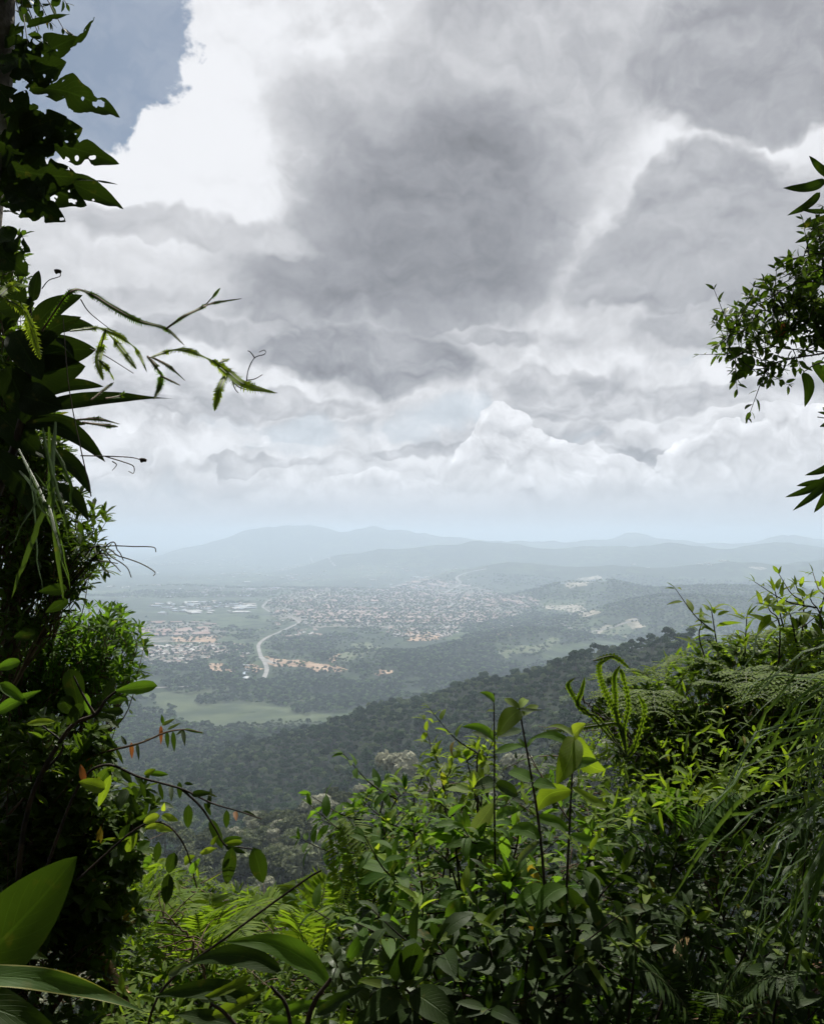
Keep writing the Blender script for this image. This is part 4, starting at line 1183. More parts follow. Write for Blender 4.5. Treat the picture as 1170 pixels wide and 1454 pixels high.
def obovate_branch():
    g = np.random.default_rng(42); d = 2.2
    root = plant('branch_plant', 'upright branch with a single wide blunt-tipped leaf pointing right, left of the valley', 'plant', P(20, 1330, 2.4))
    Acc().add(tube(pxpath([(20, 1330), (40, 1150), (95, 1040), (135, 1015), (150, 995), (165, 982)], d, 30), 0.008, 0.003)).add(tube(pxpath([(135, 1015), (120, 990), (105, 960)], d), 0.004, 0.002)).add(tube(pxpath([(60, 1100), (90, 1060), (60, 1030)], d), 0.004, 0.002)).obj('stem', STEMD, root)
    for b, t, w, m, pr, fc in (((162, 982), (224, 974), 24, LMID, 'obov', .2), ((155, 999), (182, 993), 10, LMID, 'ellip', .4), ((145, 1010), (176, 1012), 17, LDARK, 'obov', .3), ((115, 1015), (100, 950), 36, LDARK, 'obov', .1), ((105, 1015), (88, 990), 30, LDARK, 'obov', .1),
                              ((128, 1015), (118, 984), 17, LMID, 'obov', .2), ((95, 1030), (120, 1000), 24, LDARK, 'obov', .2), ((150, 996), (162, 962), 14, LDARK, 'ellip', .3), ((135, 1018), (164, 1022), 14, LDARK, 'ellip', .4), ((80, 1025), (38, 1028), 12, LYEL, 'ellip', .4),
                              ((150, 1018), (170, 1034), 9, LGREY, 'ellip', .4), ((60, 980), (-5, 1012), 24, LMID, 'obov', .3), ((40, 1000), (0, 970), 22, LMID, 'obov', .3), ((30, 940), (-6, 950), 22, LMID, 'ovate', .3), ((65, 870), (98, 852), 20, LDARK, 'obov', .1), ((55, 840), (96, 836), 22, LDARK, 'obov', .1), ((52, 900), (20, 905), 24, LDARK, 'ovate', .2)):
        hero_leaf(root, b, t, w, d + (b[0] % 5) * .02, m, fc, prof=pr, nu=12, wave=.05)
obovate_branch()

def droop_twig():
    d = 2.35
    root = plant('drooping_twig', 'fine twig with dangling reddish brown and dark pointed leaves over the valley', 'plant', P(10, 1160, 2.4))
    Acc().add(tube(pxpath([(10, 1160), (80, 1090), (150, 1068), (200, 1055), (236, 1040), (262, 1036), (288, 1040)], d, 30), 0.004, 0.0014)).obj('stem', STEMB, root)
    dd, br, gy = LDARK, LBROWN, LGREY
    for b, t, w, m in (((229, 1030), (229, 1058), 8, br), ((237, 1038), (239, 1063), 9, dd), ((246, 1038), (248, 1068), 10, dd), ((260, 1036), (263, 1060), 9, dd), ((187, 1054), (188, 1078), 9, br), ((195, 1055), (198, 1080), 7, dd),
                      ((230, 1030), (250, 1020), 8, gy), ((238, 1036), (258, 1026), 6, gy), ((262, 1035), (290, 1042), 6, LMID), ((262, 1036), (250, 1044), 6, gy), ((165, 1062), (176, 1086), 7, dd), ((168, 1062), (140, 1048), 12, dd), ((160, 1064), (152, 1038), 12, dd),
                      ((150, 1066), (165, 1050), 10, dd), ((140, 1070), (120, 1055), 12, dd), ((125, 1074), (130, 1100), 12, br), ((110, 1080), (96, 1060), 12, dd), ((232, 1028), (230, 1014), 8, LMID), ((205, 1053), (215, 1048), 5, dd), ((180, 1058), (172, 1044), 8, dd)):
        hero_leaf(root, b, t, w, d + (b[0] % 4) * .015, m, .15, prof='lance', nu=8, droop=.2)
droop_twig()

def arching_vine():
    d = 2.1; g = np.random.default_rng(44)
    root = plant('arching_vine', 'arching vine trailing dark pointed leaves over the forest at the lower left', 'vine', P(60, 1250, 2.3))
    p1 = pxpath([(60, 1250), (110, 1120), (150, 1086), (200, 1104), (258, 1120), (300, 1140), (340, 1152), (372, 1163)], d, 40)
    p2 = pxpath([(258, 1120), (285, 1145), (305, 1175), (320, 1200), (340, 1203), (365, 1206)], d, 20)
    p3 = pxpath([(110, 1250), (190, 1180), (230, 1168), (262, 1200), (280, 1260)], d, 20)
    Acc().add(tube(p1, 0.004, 0.0014)).add(tube(p2, 0.003, 0.0016)).add(tube(p3, 0.003, 0.0016)).obj('stem', STEMD, root)
    for b, t, w, m in (((172, 1093), (188, 1112), 13, LDARK), ((205, 1100), (222, 1092), 11, LFRESH), ((212, 1098), (240, 1100), 11, LMID), ((200, 1110), (207, 1134), 9, LDARK), ((226, 1112), (232, 1136), 8, LDARK), ((243, 1116), (244, 1138), 9, LDARK), ((255, 1110), (256, 1134), 10, LDARK), ((262, 1112), (275, 1114), 6, LDARK),
                      ((180, 1120), (168, 1150), 20, LDARK), ((186, 1130), (198, 1160), 10, LDARK), ((182, 1136), (200, 1148), 8, LDARK), ((268, 1142), (267, 1176), 17, LDARK), ((272, 1128), (300, 1126), 13, LDARK), ((285, 1124), (310, 1132), 6, LGREY), ((296, 1150), (300, 1118), 8, LDARK), ((322, 1150), (322, 1176), 12, LDARK), ((334, 1152), (336, 1166), 9, LBROWN),
                      ((290, 1140), (300, 1158), 8, LDARK), ((298, 1162), (316, 1205), 18, LDARK), ((345, 1152), (365, 1160), 7, LDARK), ((330, 1203), (322, 1256), 25, LDARK), ((360, 1203), (374, 1254), 32, LDARK), ((345, 1196), (320, 1198), 12, LFRESH), ((320, 1202), (350, 1212), 10, LDARK), ((315, 1196), (345, 1190), 14, LMID),
                      ((228, 1158), (204, 1168), 17, LYEL), ((230, 1158), (254, 1166), 14, LYEL), ((236, 1170), (206, 1176), 13, LYEL), ((222, 1176), (246, 1180), 13, LYEL), ((232, 1152), (234, 1140), 8, LYEL), ((305, 1205), (284, 1212), 12, LYEL), ((300, 1200), (310, 1186), 9, LFRESH), ((285, 1212), (310, 1204), 9, LYEL), ((240, 1240), (236, 1285), 22, LDARK), ((248, 1210), (240, 1240), 22, LDARK), ((226, 1195), (222, 1225), 14, LDARK), ((262, 1225), (278, 1215), 16, LFRESH), ((270, 1240), (285, 1218), 14, LMID),
                      ((150, 1120), (112, 1110), 26, LFRESH), ((158, 1100), (140, 1146), 16, LFRESH), ((120, 1110), (115, 1085), 12, LBROWN), ((195, 1205), (214, 1195), 18, LMID), ((180, 1210), (196, 1182), 16, LFRESH), ((215, 1215), (205, 1232), 14, LMID), ((250, 1250), (256, 1268), 8, LFRESH)):
        hero_leaf(root, b, t, w, d + (b[0] % 6) * .02 - .04, m, .15, prof='ovate', nu=8, droop=.35)
arching_vine()

def near_leaves():
    root = plant('broadleaf_plant', 'very large glossy leaves at the bottom left corner, one with a pale yellow edge', 'plant', P(-160, 1560, 1.15))
    Acc().add(tube(pxpath([(-190, 1700), (-150, 1500), (-90, 1430), (-60, 1400)], 1.15), 0.009, 0.005, 8)).obj('stem', STEMG, root)
    hero_leaf(root, (-120, 1440), (110, 1216), 104, 1.15, LBIG, .18, dt=1.2, bow=.05, wave=.1, nu=20, prof='ellip', droop=.5)
    hero_leaf(root, (-110, 1392), (212, 1440), 50, 1.05, LEDGE, .35, dt=1.1, bow=-.05, wave=.25, nu=24, prof='lance', droop=.5)
    hero_leaf(root, (-130, 1400), (95, 1475), 92, 1.12, LDARK, .25, bow=-.02, wave=.15, nu=20, prof='lance', droop=.4)
    hero_leaf(root, (-60, 1330), (70, 1362), 60, 1.3, LDARK, .45, bow=0, wave=.15, nu=18, prof='lance', droop=.4)
near_leaves()

def stalk():
    root = plant('stalk', 'thin straight black stalk slanting up to the right over the sunlit ferns', 'plant', P(225, 1412, 1.9))
    Acc().add(tube(pxpath([(200, 1500), (232, 1404), (330, 1325), (430, 1252), (456, 1236)], 1.9, 20), 0.0032, 0.0022, 6)).obj('stem', STEMD, root)
stalk()

def serrate_plant():
    d = 1.75
    root = plant('serrated_leaf_plant', 'plant with long arching dark leaves and paler saw-edged leaves below the black stalk', 'plant', P(420, 1560, 1.9))
    Acc().add(tube(pxpath([(420, 1560), (440, 1440), (470, 1390)], d), 0.007, 0.004)).add(tube(pxpath([(420, 1560), (410, 1440), (385, 1400)], d), 0.005, 0.003)).add(tube(pxpath([(420, 1560), (330, 1450), (300, 1425)], d), 0.005, 0.003)).obj('stem', STEMD, root)
    for b, t, w, m, bow, fc in (((470, 1402), (318, 1338), 52, LMID, .12, .3), ((400, 1378), (262, 1372), 44, LDARK, .1, .2), ((372, 1420), (216, 1416), 42, LDARK, .06, .2), ((284, 1420), (358, 1386), 24, LGREY, .05, .2), ((302, 1442), (380, 1402), 26, LFRESH, .05, .2), ((358, 1386), (282, 1419), 20, LFRESH, -.05, .2),
                               ((372, 1430), (430, 1424), 28, LMID, .05, .2), ((400, 1440), (470, 1420), 24, LMID, 0, .2), ((330, 1455), (250, 1440), 36, LDARK, 0, .3), ((240, 1385), (278, 1368), 18, LGREY, 0, .4), ((380, 1450), (450, 1470), 34, LMID, 0, .2), ((450, 1440), (520, 1400), 28, LDARK, 0, .3), ((500, 1460), (560, 1420), 30, LDARK, 0, .3)):
        hero_leaf(root, b, t, w, d + (b[0] % 7) * .03, m, fc, bow=bow, prof='lance', serr=.10 if w < 30 else .02, nu=24, droop=.5, wave=.1)
serrate_plant()

# ================================================================== MIDDLE AND RIGHT
def stem_shrub(name, label, tops, mat, seed, L, W, nodes=9, prof='ovate', mode='pair', droop=0.8, spread_base=0.25, r0=0.005, smat=None, side=2, cat='shrub', d0=None, start=.3):
    g = np.random.default_rng(seed)
    t0 = np.array([P(*t) for t in tops]); c = t0.mean(0)
    gp = ground_pt(c[0], c[1] - .05)
    root = plant(name, label, cat, gp); A, ST = Acc(), Acc()
    for e in t0:
        b = gp + np.array([g.uniform(-1, 1) * spread_base, g.uniform(-1, 1) * spread_base, -0.02])
        m = (b + e) / 2 + g.normal(size=3) * .06
        p = curve([b, m, e * .8 + m * .2 + g.normal(size=3) * .02, e], 26)
        kf = g.uniform(.7, 1.25); pf = str(g.choice([prof, prof, 'lance', 'ellip']))
        leafy_stem(A, ST, p, nodes, L * kf, W * kf * g.uniform(.75, 1.15), g, start, droop * g.uniform(.6, 1.4), pf, r0, mode, 0.5, jit=.45)
        for _ in range(side):
            k = int(g.integers(10, 22)); a = g.uniform(0, 6.28)
            q = p[k] + np.array([math.cos(a), math.sin(a) * .7, g.uniform(.2, .9)]) * g.uniform(.12, .26)
            leafy_stem(A, ST, curve([p[k], (p[k] + q) / 2 + [0, 0, -.02], q], 10), 5, L * .85, W * .85, g, .25, droop, prof, r0 * .6, mode, .6, jit=.4)
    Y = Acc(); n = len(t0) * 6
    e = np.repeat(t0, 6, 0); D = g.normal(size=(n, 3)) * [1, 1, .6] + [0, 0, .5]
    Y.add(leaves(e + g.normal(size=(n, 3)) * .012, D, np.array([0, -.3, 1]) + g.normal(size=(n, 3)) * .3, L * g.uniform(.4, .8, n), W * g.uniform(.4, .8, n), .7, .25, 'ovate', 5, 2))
    Y.obj('highlight_leaves', LYEL if mat is not LDARK else LFRESH, root)  # brighter tip leaves: sunlit highlights put into the colour
    A.obj('foliage', mat, root); ST.obj('stem', smat or STEMD, root)
    return root

stem_shrub('shrub', 'rounded mid green drooping-leaved shrub in the centre, its left tip over the near forest', [(505, 1150, 2.9), (522, 1128, 3.0), (548, 1112, 2.9), (575, 1120, 2.8), (500, 1190, 2.7), (545, 1170, 2.6), (585, 1160, 2.7), (530, 1220, 2.5)], LMID, 51, .078, .036, 11)
stem_shrub('shrub', 'sunlit fresh green shrub with a yellowish sprig on top, left of the tall dark stems', [(618, 1072, 3.1), (600, 1100, 3.2), (640, 1090, 3.0), (660, 1070, 3.2), (680, 1060, 3.1), (630, 1130, 2.8), (670, 1120, 2.8), (700, 1050, 3.2)], LFRESH, 52, .07, .032, 11)
stem_shrub('shrub', 'dense shaded green shrub filling the lower centre below the tall stems', [(560, 1240, 2.3), (610, 1200, 2.4), (650, 1180, 2.4), (690, 1180, 2.3), (730, 1170, 2.4), (600, 1290, 2.1), (660, 1270, 2.1), (720, 1250, 2.1), (760, 1230, 2.2), (840, 1180, 2.3), (870, 1150, 2.5)], LMID, 53, .085, .038, 11)
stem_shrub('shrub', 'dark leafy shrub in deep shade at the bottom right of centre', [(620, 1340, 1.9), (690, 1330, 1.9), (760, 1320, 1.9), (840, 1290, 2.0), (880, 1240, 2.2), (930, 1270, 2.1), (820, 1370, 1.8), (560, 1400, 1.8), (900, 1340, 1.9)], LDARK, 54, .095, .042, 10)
stem_shrub('shrub', 'low shrub with pale rounded leaves behind the serrated plant at the bottom centre', [(480, 1330, 2.4), (520, 1320, 2.3), (560, 1330, 2.2), (500, 1370, 2.1), (540, 1380, 2.0), (600, 1390, 1.9)], LGREY, 55, .065, .036, 8)

def tall_stem(label, stem, d, lv, mat=LFRESH, r=0.0048):
    b = ground_pt(P(stem[0][0], 1454, d)[0], d)
    root = plant('tall_stemmed_plant', label, 'plant', b)
    path = curve([b] + [P(x, y, d) for x, y in stem], 40)
    Acc().add(tube(path, r, r * .4, 7)).obj('stem', STEMD, root)
    for i, (a, t, w, m, pr, fc, bw) in enumerate(lv):
        hero_leaf(root, a, t, w, d - .01, m, fc, dt=d + (-.08, .05, .1)[i % 3], bow=bw, prof=pr, nu=12, droop=.6)
tall_stem('tall dark stem crowned by hanging translucent leaves, rightmost of three tall stems', [(800, 1454), (803, 1300), (808, 1180), (815, 1046)], 2.0, [
    ((815, 1046), (790, 1114), 42, LFRESH, 'ovate', 0, -.05), ((816, 1045), (859, 1094), 36, LFRESH, 'ovate', .05, .14), ((813, 1058), (748, 1053), 20, LMID, 'lance', .35, .1), ((815, 1045), (800, 1036), 26, LYEL, 'ovate', .2, 0),
    ((811, 1122), (762, 1152), 36, LFRESH, 'ovate', .1, .14), ((811, 1118), (862, 1142), 20, LFRESH, 'ovate', .3, .12), ((813, 1090), (850, 1080), 22, LMID, 'ovate', .3, 0), ((808, 1180), (750, 1165), 22, LMID, 'ovate', .3, .1), ((808, 1185), (870, 1200), 26, LMID, 'ovate', .3, .1), ((804, 1260), (760, 1300), 34, LMID, 'ovate', .2, .1), ((804, 1262), (850, 1310), 34, LDARK, 'ovate', .2, .1), ((815, 1046), (770, 1036), 12, LFRESH, 'lance', .4, .1)])
tall_stem('tall bare dark stem with folded leaves at its tip, middle of three tall stems', [(776, 1454), (775, 1300), (766, 1180), (752, 1090), (737, 1006)], 2.0, [
    ((738, 1008), (706, 1046), 34, LFRESH, 'ovate', .1, .05), ((737, 1006), (716, 992), 14, LFRESH, 'ovate', .3, 0), ((737, 1006), (748, 994), 16, LYEL, 'ovate', .2, 0), ((738, 1006), (775, 1008), 9, LGREY, 'lance', .4, .1), ((740, 1016), (764, 1002), 16, LFRESH, 'ovate', .3, 0),
    ((757, 1110), (722, 1096), 26, LMID, 'ovate', .3, 0), ((758, 1112), (790, 1120), 22, LMID, 'ovate', .3, 0), ((767, 1190), (722, 1180), 28, LMID, 'ovate', .3, .1), ((767, 1195), (734, 1232), 16, LGREY, 'ovate', .3, 0), ((772, 1260), (730, 1290), 34, LMID, 'ovate', .2, 0)])
tall_stem('thin upright dark stem with small paired leaves, leftmost of three tall stems', [(706, 1454), (704, 1300), (702, 1150), (702, 1060), (701, 984)], 2.25, [
    ((702, 998), (681, 983), 13, LMID, 'ovate', .2, .05), ((702, 1010), (690, 1012), 7, LFRESH, 'ovate', .3, 0), ((702, 1045), (740, 1036), 18, LDARK, 'ovate', .3, .05), ((702, 1052), (655, 1032), 17, LMID, 'ovate', .25, .1), ((702, 1050), (670, 1040), 12, LGREY, 'ovate', .3, 0), ((702, 1070), (742, 1060), 16, LMID, 'ovate', .3, 0), ((702, 1110), (672, 1120), 24, LDARK, 'ovate', .2, 0), ((703, 1112), (735, 1130), 24, LDARK, 'ovate', .2, 0),
    ((702, 1140), (668, 1190), 28, LGREY, 'ovate', .1, 0), ((704, 1160), (740, 1150), 22, LMID, 'ovate', .3, 0), ((704, 1200), (660, 1210), 22, LMID, 'ovate', .3, 0), ((704, 1240), (750, 1230), 24, LMID, 'ovate', .3, 0)], r=.004)

def fern_clump(label, base, tips, mat, seed, width=0.10, npin=30, d=None, sag=.25, bip=False):
    """fern with arching fronds from one crown; tips (px,py,d)"""
    g = np.random.default_rng(seed); root = plant('fern', label, 'fern', base)
    for t in tips:
        A, ST = Acc(), Acc(); e = P(*t); m = (base + e) / 2; L = np.linalg.norm(e - base)
        m = m + np.array([0, 0, sag * L * g.uniform(.6, 1.2)]) + g.normal(size=3) * .02 * L
        p = curve([base, base * .35 + m * .65 + [0, 0, .03 * L], (m + e) / 2 + [0, 0, .1 * sag * L], e], 30)
        if bip:
            T = unit(np.gradient(p, axis=0)); ST.add(tube(p, .003, .0012, 5))
            for k in range(9, 30, 2):
                for sg in (-1, 1):
                    S = unit(np.cross(T[k], [0, 0, 1])); ln = width * (1.1 - abs(k / 30 - .5)) * g.uniform(.8, 1.1)
                    q = p[k] + (S * sg * .9 + T[k] * .5) * ln
                    q2 = p[k] + (S * sg * .9 + T[k] * .5) * ln * .5 + [0, 0, .03 * ln]
                    frond(A, ST, curve([p[k], q2, q - [0, 0, .15 * ln]], 10), ln * .24, 9, g, 'ellip', (0, 0, 1), True, 1.1, .42, .0012, .2, .05)
        else:
            frond(A, ST, p, width * g.uniform(.8, 1.1), npin, g, 'lance', np.array([0, -.35, 1]), True, 1.2, .2, .0022, .45, .22)
        f = A.obj('frond', mat, root); s_ = ST.obj('rachis', STEMG, root); s_.parent = f; s_.location = (0, 0, 0)
    return root
gp = lambda px, d, dz=0.0: ground_pt(P(px, 1000, d)[0], d) + np.array([0, 0, dz])
def pb(px, py, d): return P(px, py, d)
fern_clump('bright green feathery fern in full sun at lower centre left, beside the black stalk', pb(290, 1400, 2.9), [(330, 1285, 2.6), (380, 1300, 2.5), (270, 1290, 2.7), (240, 1320, 2.6), (350, 1330, 2.4), (300, 1270, 3.0), (400, 1275, 2.9)], LFERN, 61, .12, 30)
fern_clump('bright fern spilling right of the black stalk at the edge of the drop', pb(450, 1400, 3.1), [(420, 1250, 3.2), (465, 1245, 3.1), (500, 1260, 3.0), (530, 1280, 2.9), (395, 1290, 2.8), (480, 1310, 2.6)], LFERN, 62, .11, 30)
fern_clump('pale green ladder ferns hanging below the central shrub', pb(470, 1180, 2.7), [(512, 1290, 2.5), (490, 1300, 2.5), (550, 1310, 2.4)], LFRESH, 63, .05, 44, sag=.5)
fern_clump('sunlit fern with fanned fronds topping the right hand bank', pb(930, 1080, 3.2), [(852, 965, 3.1), (880, 962, 3.0), (915, 955, 3.1), (960, 938, 3.2), (985, 945, 3.1), (890, 1005, 2.8), (930, 1010, 2.7), (860, 990, 2.9)], LFERN, 64, .10, 30, bip=True)
fern_clump('fern beside the leafy twigs high on the right hand bank', pb(1060, 1020, 3.1), [(990, 935, 3.0), (1015, 915, 3.1), (1055, 905, 3.2), (1095, 900, 3.1), (1010, 970, 2.8), (1060, 980, 2.7), (1110, 950, 2.8)], LFERN, 65, .10, 30, bip=True)
fern_clump('fern under the tall grass at the right edge', pb(1130, 1050, 2.9), [(1120, 900, 2.9), (1160, 905, 2.9), (1190, 930, 2.8), (1080, 990, 2.6), (1130, 980, 2.5)], LFERN, 66, .12, 30, bip=True)
fern_clump('shaded fern low on the right bank below the thicket', pb(960, 1230, 2.5), [(900, 1130, 2.4), (960, 1120, 2.4), (1040, 1130, 2.5), (880, 1200, 2.3), (1010, 1200, 2.3), (1062, 1122, 2.4)], LMID, 67, .075, 30)
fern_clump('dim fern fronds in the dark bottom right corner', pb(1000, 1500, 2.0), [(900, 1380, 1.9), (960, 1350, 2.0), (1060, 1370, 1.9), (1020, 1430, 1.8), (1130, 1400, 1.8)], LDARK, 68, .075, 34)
fern_clump('sunlit fern behind the arching vine at the lower left', pb(200, 1330, 3.0), [(160, 1240, 2.8), (200, 1230, 2.9), (240, 1250, 2.8), (130, 1280, 2.6), (270, 1300, 2.6)], LFERN, 69, .10, 28)

def comb_fern():
    g = np.random.default_rng(71); d = 2.5
    root = plant('climbing_fern', 'pale green climbing fern with forked comb-edged arms left of the right hand bank', 'fern', P(880, 1080, d))
    for pts, w in (([(885, 1050), (872, 1010), (856, 975), (850, 945), (866, 934)], .014), ([(876, 1020), (873, 985), (872, 960), (880, 945)], .011), ([(885, 1040), (892, 1000), (884, 960), (880, 950)], .011), ([(850, 1020), (828, 1010), (812, 985), (806, 972), (816, 962)], .010),
                   ([(835, 1012), (820, 1000), (826, 980), (830, 962)], .010), ([(880, 1030), (845, 1030), (810, 1036), (770, 1038)], .013), ([(900, 1060), (915, 1010), (905, 985)], .012), ([(842, 938), (870, 932), (895, 950)], .012)):
        A, ST = Acc(), Acc(); p = pxpath([(890, 1075)] + pts if pts[0][1] > 1000 else pts, d, 40)
        L = np.linalg.norm(np.diff(p, axis=0), axis=1).sum()
        frond(A, ST, p, w, int(L / .0095), g, 'strap', -unit(p.mean(0)) + np.array([0, 0, .4]), True, 1.25, .3, .0022, .4, .1, comb=True)
        f = A.obj('frond', LFERN, root); s_ = ST.obj('rachis', STEMG, root); s_.parent = f; s_.location = (0, 0, 0)
comb_fern()

rosette_shrub('thicket', 'twiggy fine-leaved thicket with brown twigs in the middle of the right hand bank', pb(1010, 1300, 3.2), [(900, 1010, 60, 45), (980, 990, 70, 50), (1050, 970, 70, 55), (1120, 960, 60, 55), (930, 1070, 60, 45), (1010, 1060, 80, 55), (1100, 1060, 70, 60), (950, 1130, 60, 40), (1040, 1140, 80, 50), (1150, 1020, 40, 60), (1160, 900, 40, 40)], 3.1, LSMALL, 81, .036, .014, tips=46, prof='ellip')
stem_shrub('shrub', 'leafy twigs standing highest on the right hand bank against the hazy valley', [(1100, 840, 3.0), (1130, 832, 3.0), (1150, 850, 2.9), (1010, 868, 3.2), (995, 880, 3.2), (1060, 875, 3.1), (1180, 830, 2.9), (1120, 870, 2.8), (1090, 862, 2.9)], LFRESH, 82, .075, .03, 8, 'lance', 'alt', droop=.5, start=.55)
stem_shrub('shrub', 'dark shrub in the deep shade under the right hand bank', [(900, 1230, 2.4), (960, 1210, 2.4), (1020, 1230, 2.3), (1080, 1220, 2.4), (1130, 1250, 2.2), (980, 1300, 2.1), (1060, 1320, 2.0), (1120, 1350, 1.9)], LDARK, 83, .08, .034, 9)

def single_fronds():
    d = 2.2
    root = plant('fern', 'lone bright sickle-shaped frond lying across the shaded right bank', 'fern', P(985, 1150, d))
    g = np.random.default_rng(5); A, ST = Acc(), Acc()
    frond(A, ST, pxpath([(985, 1150), (1000, 1125), (1030, 1112), (1062, 1126)], d, 24), .03, 50, g, 'strap', (0, -.8, .6), True, 1.2, .3, .002, .2, .1, comb=True)
    f = A.obj('frond', LYEL, root); s_ = ST.obj('rachis', STEMG, root); s_.parent = f; s_.location = (0, 0, 0)
single_fronds()

def right_grass():
    g = np.random.default_rng(91)
    root = plant('tall_grass', 'big tuft of long arching grass blades sweeping down from the right edge', 'grass', P(1290, 1080, 2.2)); A = Acc(); o, e = [], []
    for i in range(26):     # long arcs to the lower left
        o.append(P(1300 + g.uniform(-50, 50), 1060 + g.uniform(-60, 60), 2.1 + g.uniform(-.1, .1)))
        a = g.uniform(0, 1); e.append(P(960 + 230 * a + g.uniform(-30, 30), 1180 + 240 * a + g.uniform(-50, 90), 1.9 + g.uniform(-.2, .3)))
    for i in range(30):     # upper fan
        o.append(P(1300 + g.uniform(-60, 60), 900 + g.uniform(-60, 120), 2.3 + g.uniform(-.2, .1)))
        a = g.uniform(0, 1); e.append(P(1010 + 170 * a + g.uniform(-20, 40), 1010 + 200 * a + g.uniform(-60, 80), 2.2 + g.uniform(-.2, .2)))
    for i in range(18):
        o.append(P(1240 + g.uniform(-60, 60), 1120 + g.uniform(-60, 120), 2.2 + g.uniform(-.2, .1)))
        e.append(P(1090 + g.uniform(-40, 100), 1340 + g.uniform(-60, 120), 1.9 + g.uniform(-.2, .2)))
    blades(A, o, e, g, 0.0068, 0.22, 16, .02)
    A.obj('foliage', LGRASS, root)
right_grass()

# ---- tree reaching in from the right
def right_tree():
    g = np.random.default_rng(95)
    b = ground_pt(2.15, 2.6)
    root = plant('tree', 'small tree leaning in from the right edge, large and tiny leaves against clouds', 'tree', b)
    tr = curve([b - [0, 0, .2], P(1420, 900, 2.6), P(1330, 500, 2.7), P(1290, 200, 2.7), P(1300, -200, 2.8), P(1380, -700, 3.0)], 40)
    Acc().add(tube(tr, .05, .02, 10)).obj('trunk', BARKM, root)
    A, ST, A2 = Acc(), Acc(), Acc()
    d = 2.7
    for pts in ([(1320, 600), (1240, 510), (1170, 500), (1100, 492), (1050, 470), (1022, 490)], [(1310, 480), (1220, 420), (1140, 400), (1080, 430), (1060, 420)], [(1310, 520), (1200, 480), (1120, 450), (1070, 440), (1040, 455)], [(1300, 420), (1220, 370), (1160, 360), (1110, 375)], [(1180, 500), (1120, 510), (1090, 520), (1085, 535)],
                [(1170, 400), (1165, 350), (1160, 320)], [(1180, 480), (1150, 460), (1160, 420)], [(1100, 492), (1060, 500), (1040, 510)], [(1120, 450), (1100, 420), (1085, 400)], [(1150, 470), (1110, 470), (1075, 480)], [(1170, 380), (1140, 390), (1120, 380)], [(1300, 450), (1200, 440), (1165, 440)], [(1300, 380), (1200, 360), (1170, 340)],
                [(1250, 520), (1180, 470), (1140, 500)], [(1200, 470), (1150, 440), (1120, 430)], [(1080, 440), (1055, 470), (1030, 478)]):
        p = pxpath(pts, [d + g.uniform(-.12, .12) for _ in pts], 24)
        leafy_stem(A, ST, p, 26, .036, .019, g, .18, .4, 'ovate', .003, 'alt', .6, jit=.5, nu=4)
        for _ in range(9):
            k = int(g.integers(6, 23)); q = p[k] + g.normal(size=3) * [.06, .06, .06]
            leafy_stem(A, ST, curve([p[k], (p[k] + q) / 2, q], 8), 7, .034, .018, g, .2, .4, 'ovate', .0018, 'alt', .7, jit=.5, nu=4)
    A.obj('foliage', LSMALL, root)
    for pts in ([(1320, 250), (1240, 250), (1175, 262)], [(1320, 740), (1230, 690), (1165, 680)], [(1320, 640), (1200, 600), (1160, 592)], [(1240, 530), (1170, 515), (1140, 528)]):
        ST.add(tube(pxpath(pts, d, 14), .004, .0015))
    for bb, t, w, m, fc, bw in (((1182, 250), (1148, 221), 17, LDARK, .3, .1), ((1172, 256), (1111, 267), 20, LDARK, .25, .12), ((1164, 273), (1117, 306), 16, LDARK, .3, .12), ((1180, 300), (1135, 297), 11, LDARK, .4, .1), ((1180, 306), (1130, 322), 18, LDARK, .3, .1), ((1176, 318), (1128, 345), 18, LDARK, .3, .1),
                               ((1140, 398), (1098, 452), 17, LDARK, .3, .12), ((1178, 400), (1140, 380), 22, LMID, .2, 0), ((1134, 441), (1133, 414), 26, LYEL, 0, 0), ((1068, 505), (1035, 544), 21, LDARK, .2, .1), ((1140, 528), (1142, 578), 19, LDARK, .15, .12), ((1152, 514), (1180, 556), 18, LDARK, .2, .05),
                               ((1165, 400), (1128, 430), 18, LDARK, .3, 0), ((1175, 440), (1140, 420), 22, LGREY, .2, 0), ((1178, 455), (1150, 440), 20, LFRESH, .2, 0), ((1160, 470), (1178, 500), 26, LDARK, .1, 0), ((1120, 470), (1090, 495), 14, LDARK, .3, 0), ((1100, 480), (1120, 455), 22, LBROWN, .3, 0),
                               ((1185, 655), (1142, 675), 15, LDARK, .2, .1), ((1185, 672), (1114, 706), 17, LDARK, .3, .1), ((1180, 680), (1125, 725), 15, LDARK, .3, .05), ((1185, 680), (1155, 728), 17, LDARK, .2, .05), ((1190, 690), (1175, 735), 15, LDARK, .2, 0), ((1180, 685), (1130, 690), 14, LDARK, .3, 0), ((1185, 592), (1160, 585), 8, LDARK, .3, 0), ((1185, 600), (1163, 606), 10, LDARK, .3, 0), ((1172, 586), (1168, 578), 5, LDARK, .3, 0)):
        hero_leaf(root, bb, t, w, d + (w % 5) * .03, m, fc, bow=-bw, prof='ovate', nu=10, droop=.5)
    ST.obj('branch', STEMD, root)
    for i in range(70):    # crown above and beside the frame
        c = np.array([g.uniform(1.55, 3.4), g.uniform(1.2, 4.2), g.uniform(-.2, 3.3)])
        u, v, dd = project(c[None])
        if u[0] < 1290 and v[0] > -70 and dd[0] > 0: continue
        s = tr[int(g.integers(18, 40))]
        leafy_stem(A2, ST2, curve([s, (s + c) / 2 + [0, 0, .1], c], 12), 14, .09, .045, g, .35, .4, 'ovate', .004, 'alt', .6, jit=.5, nu=4)
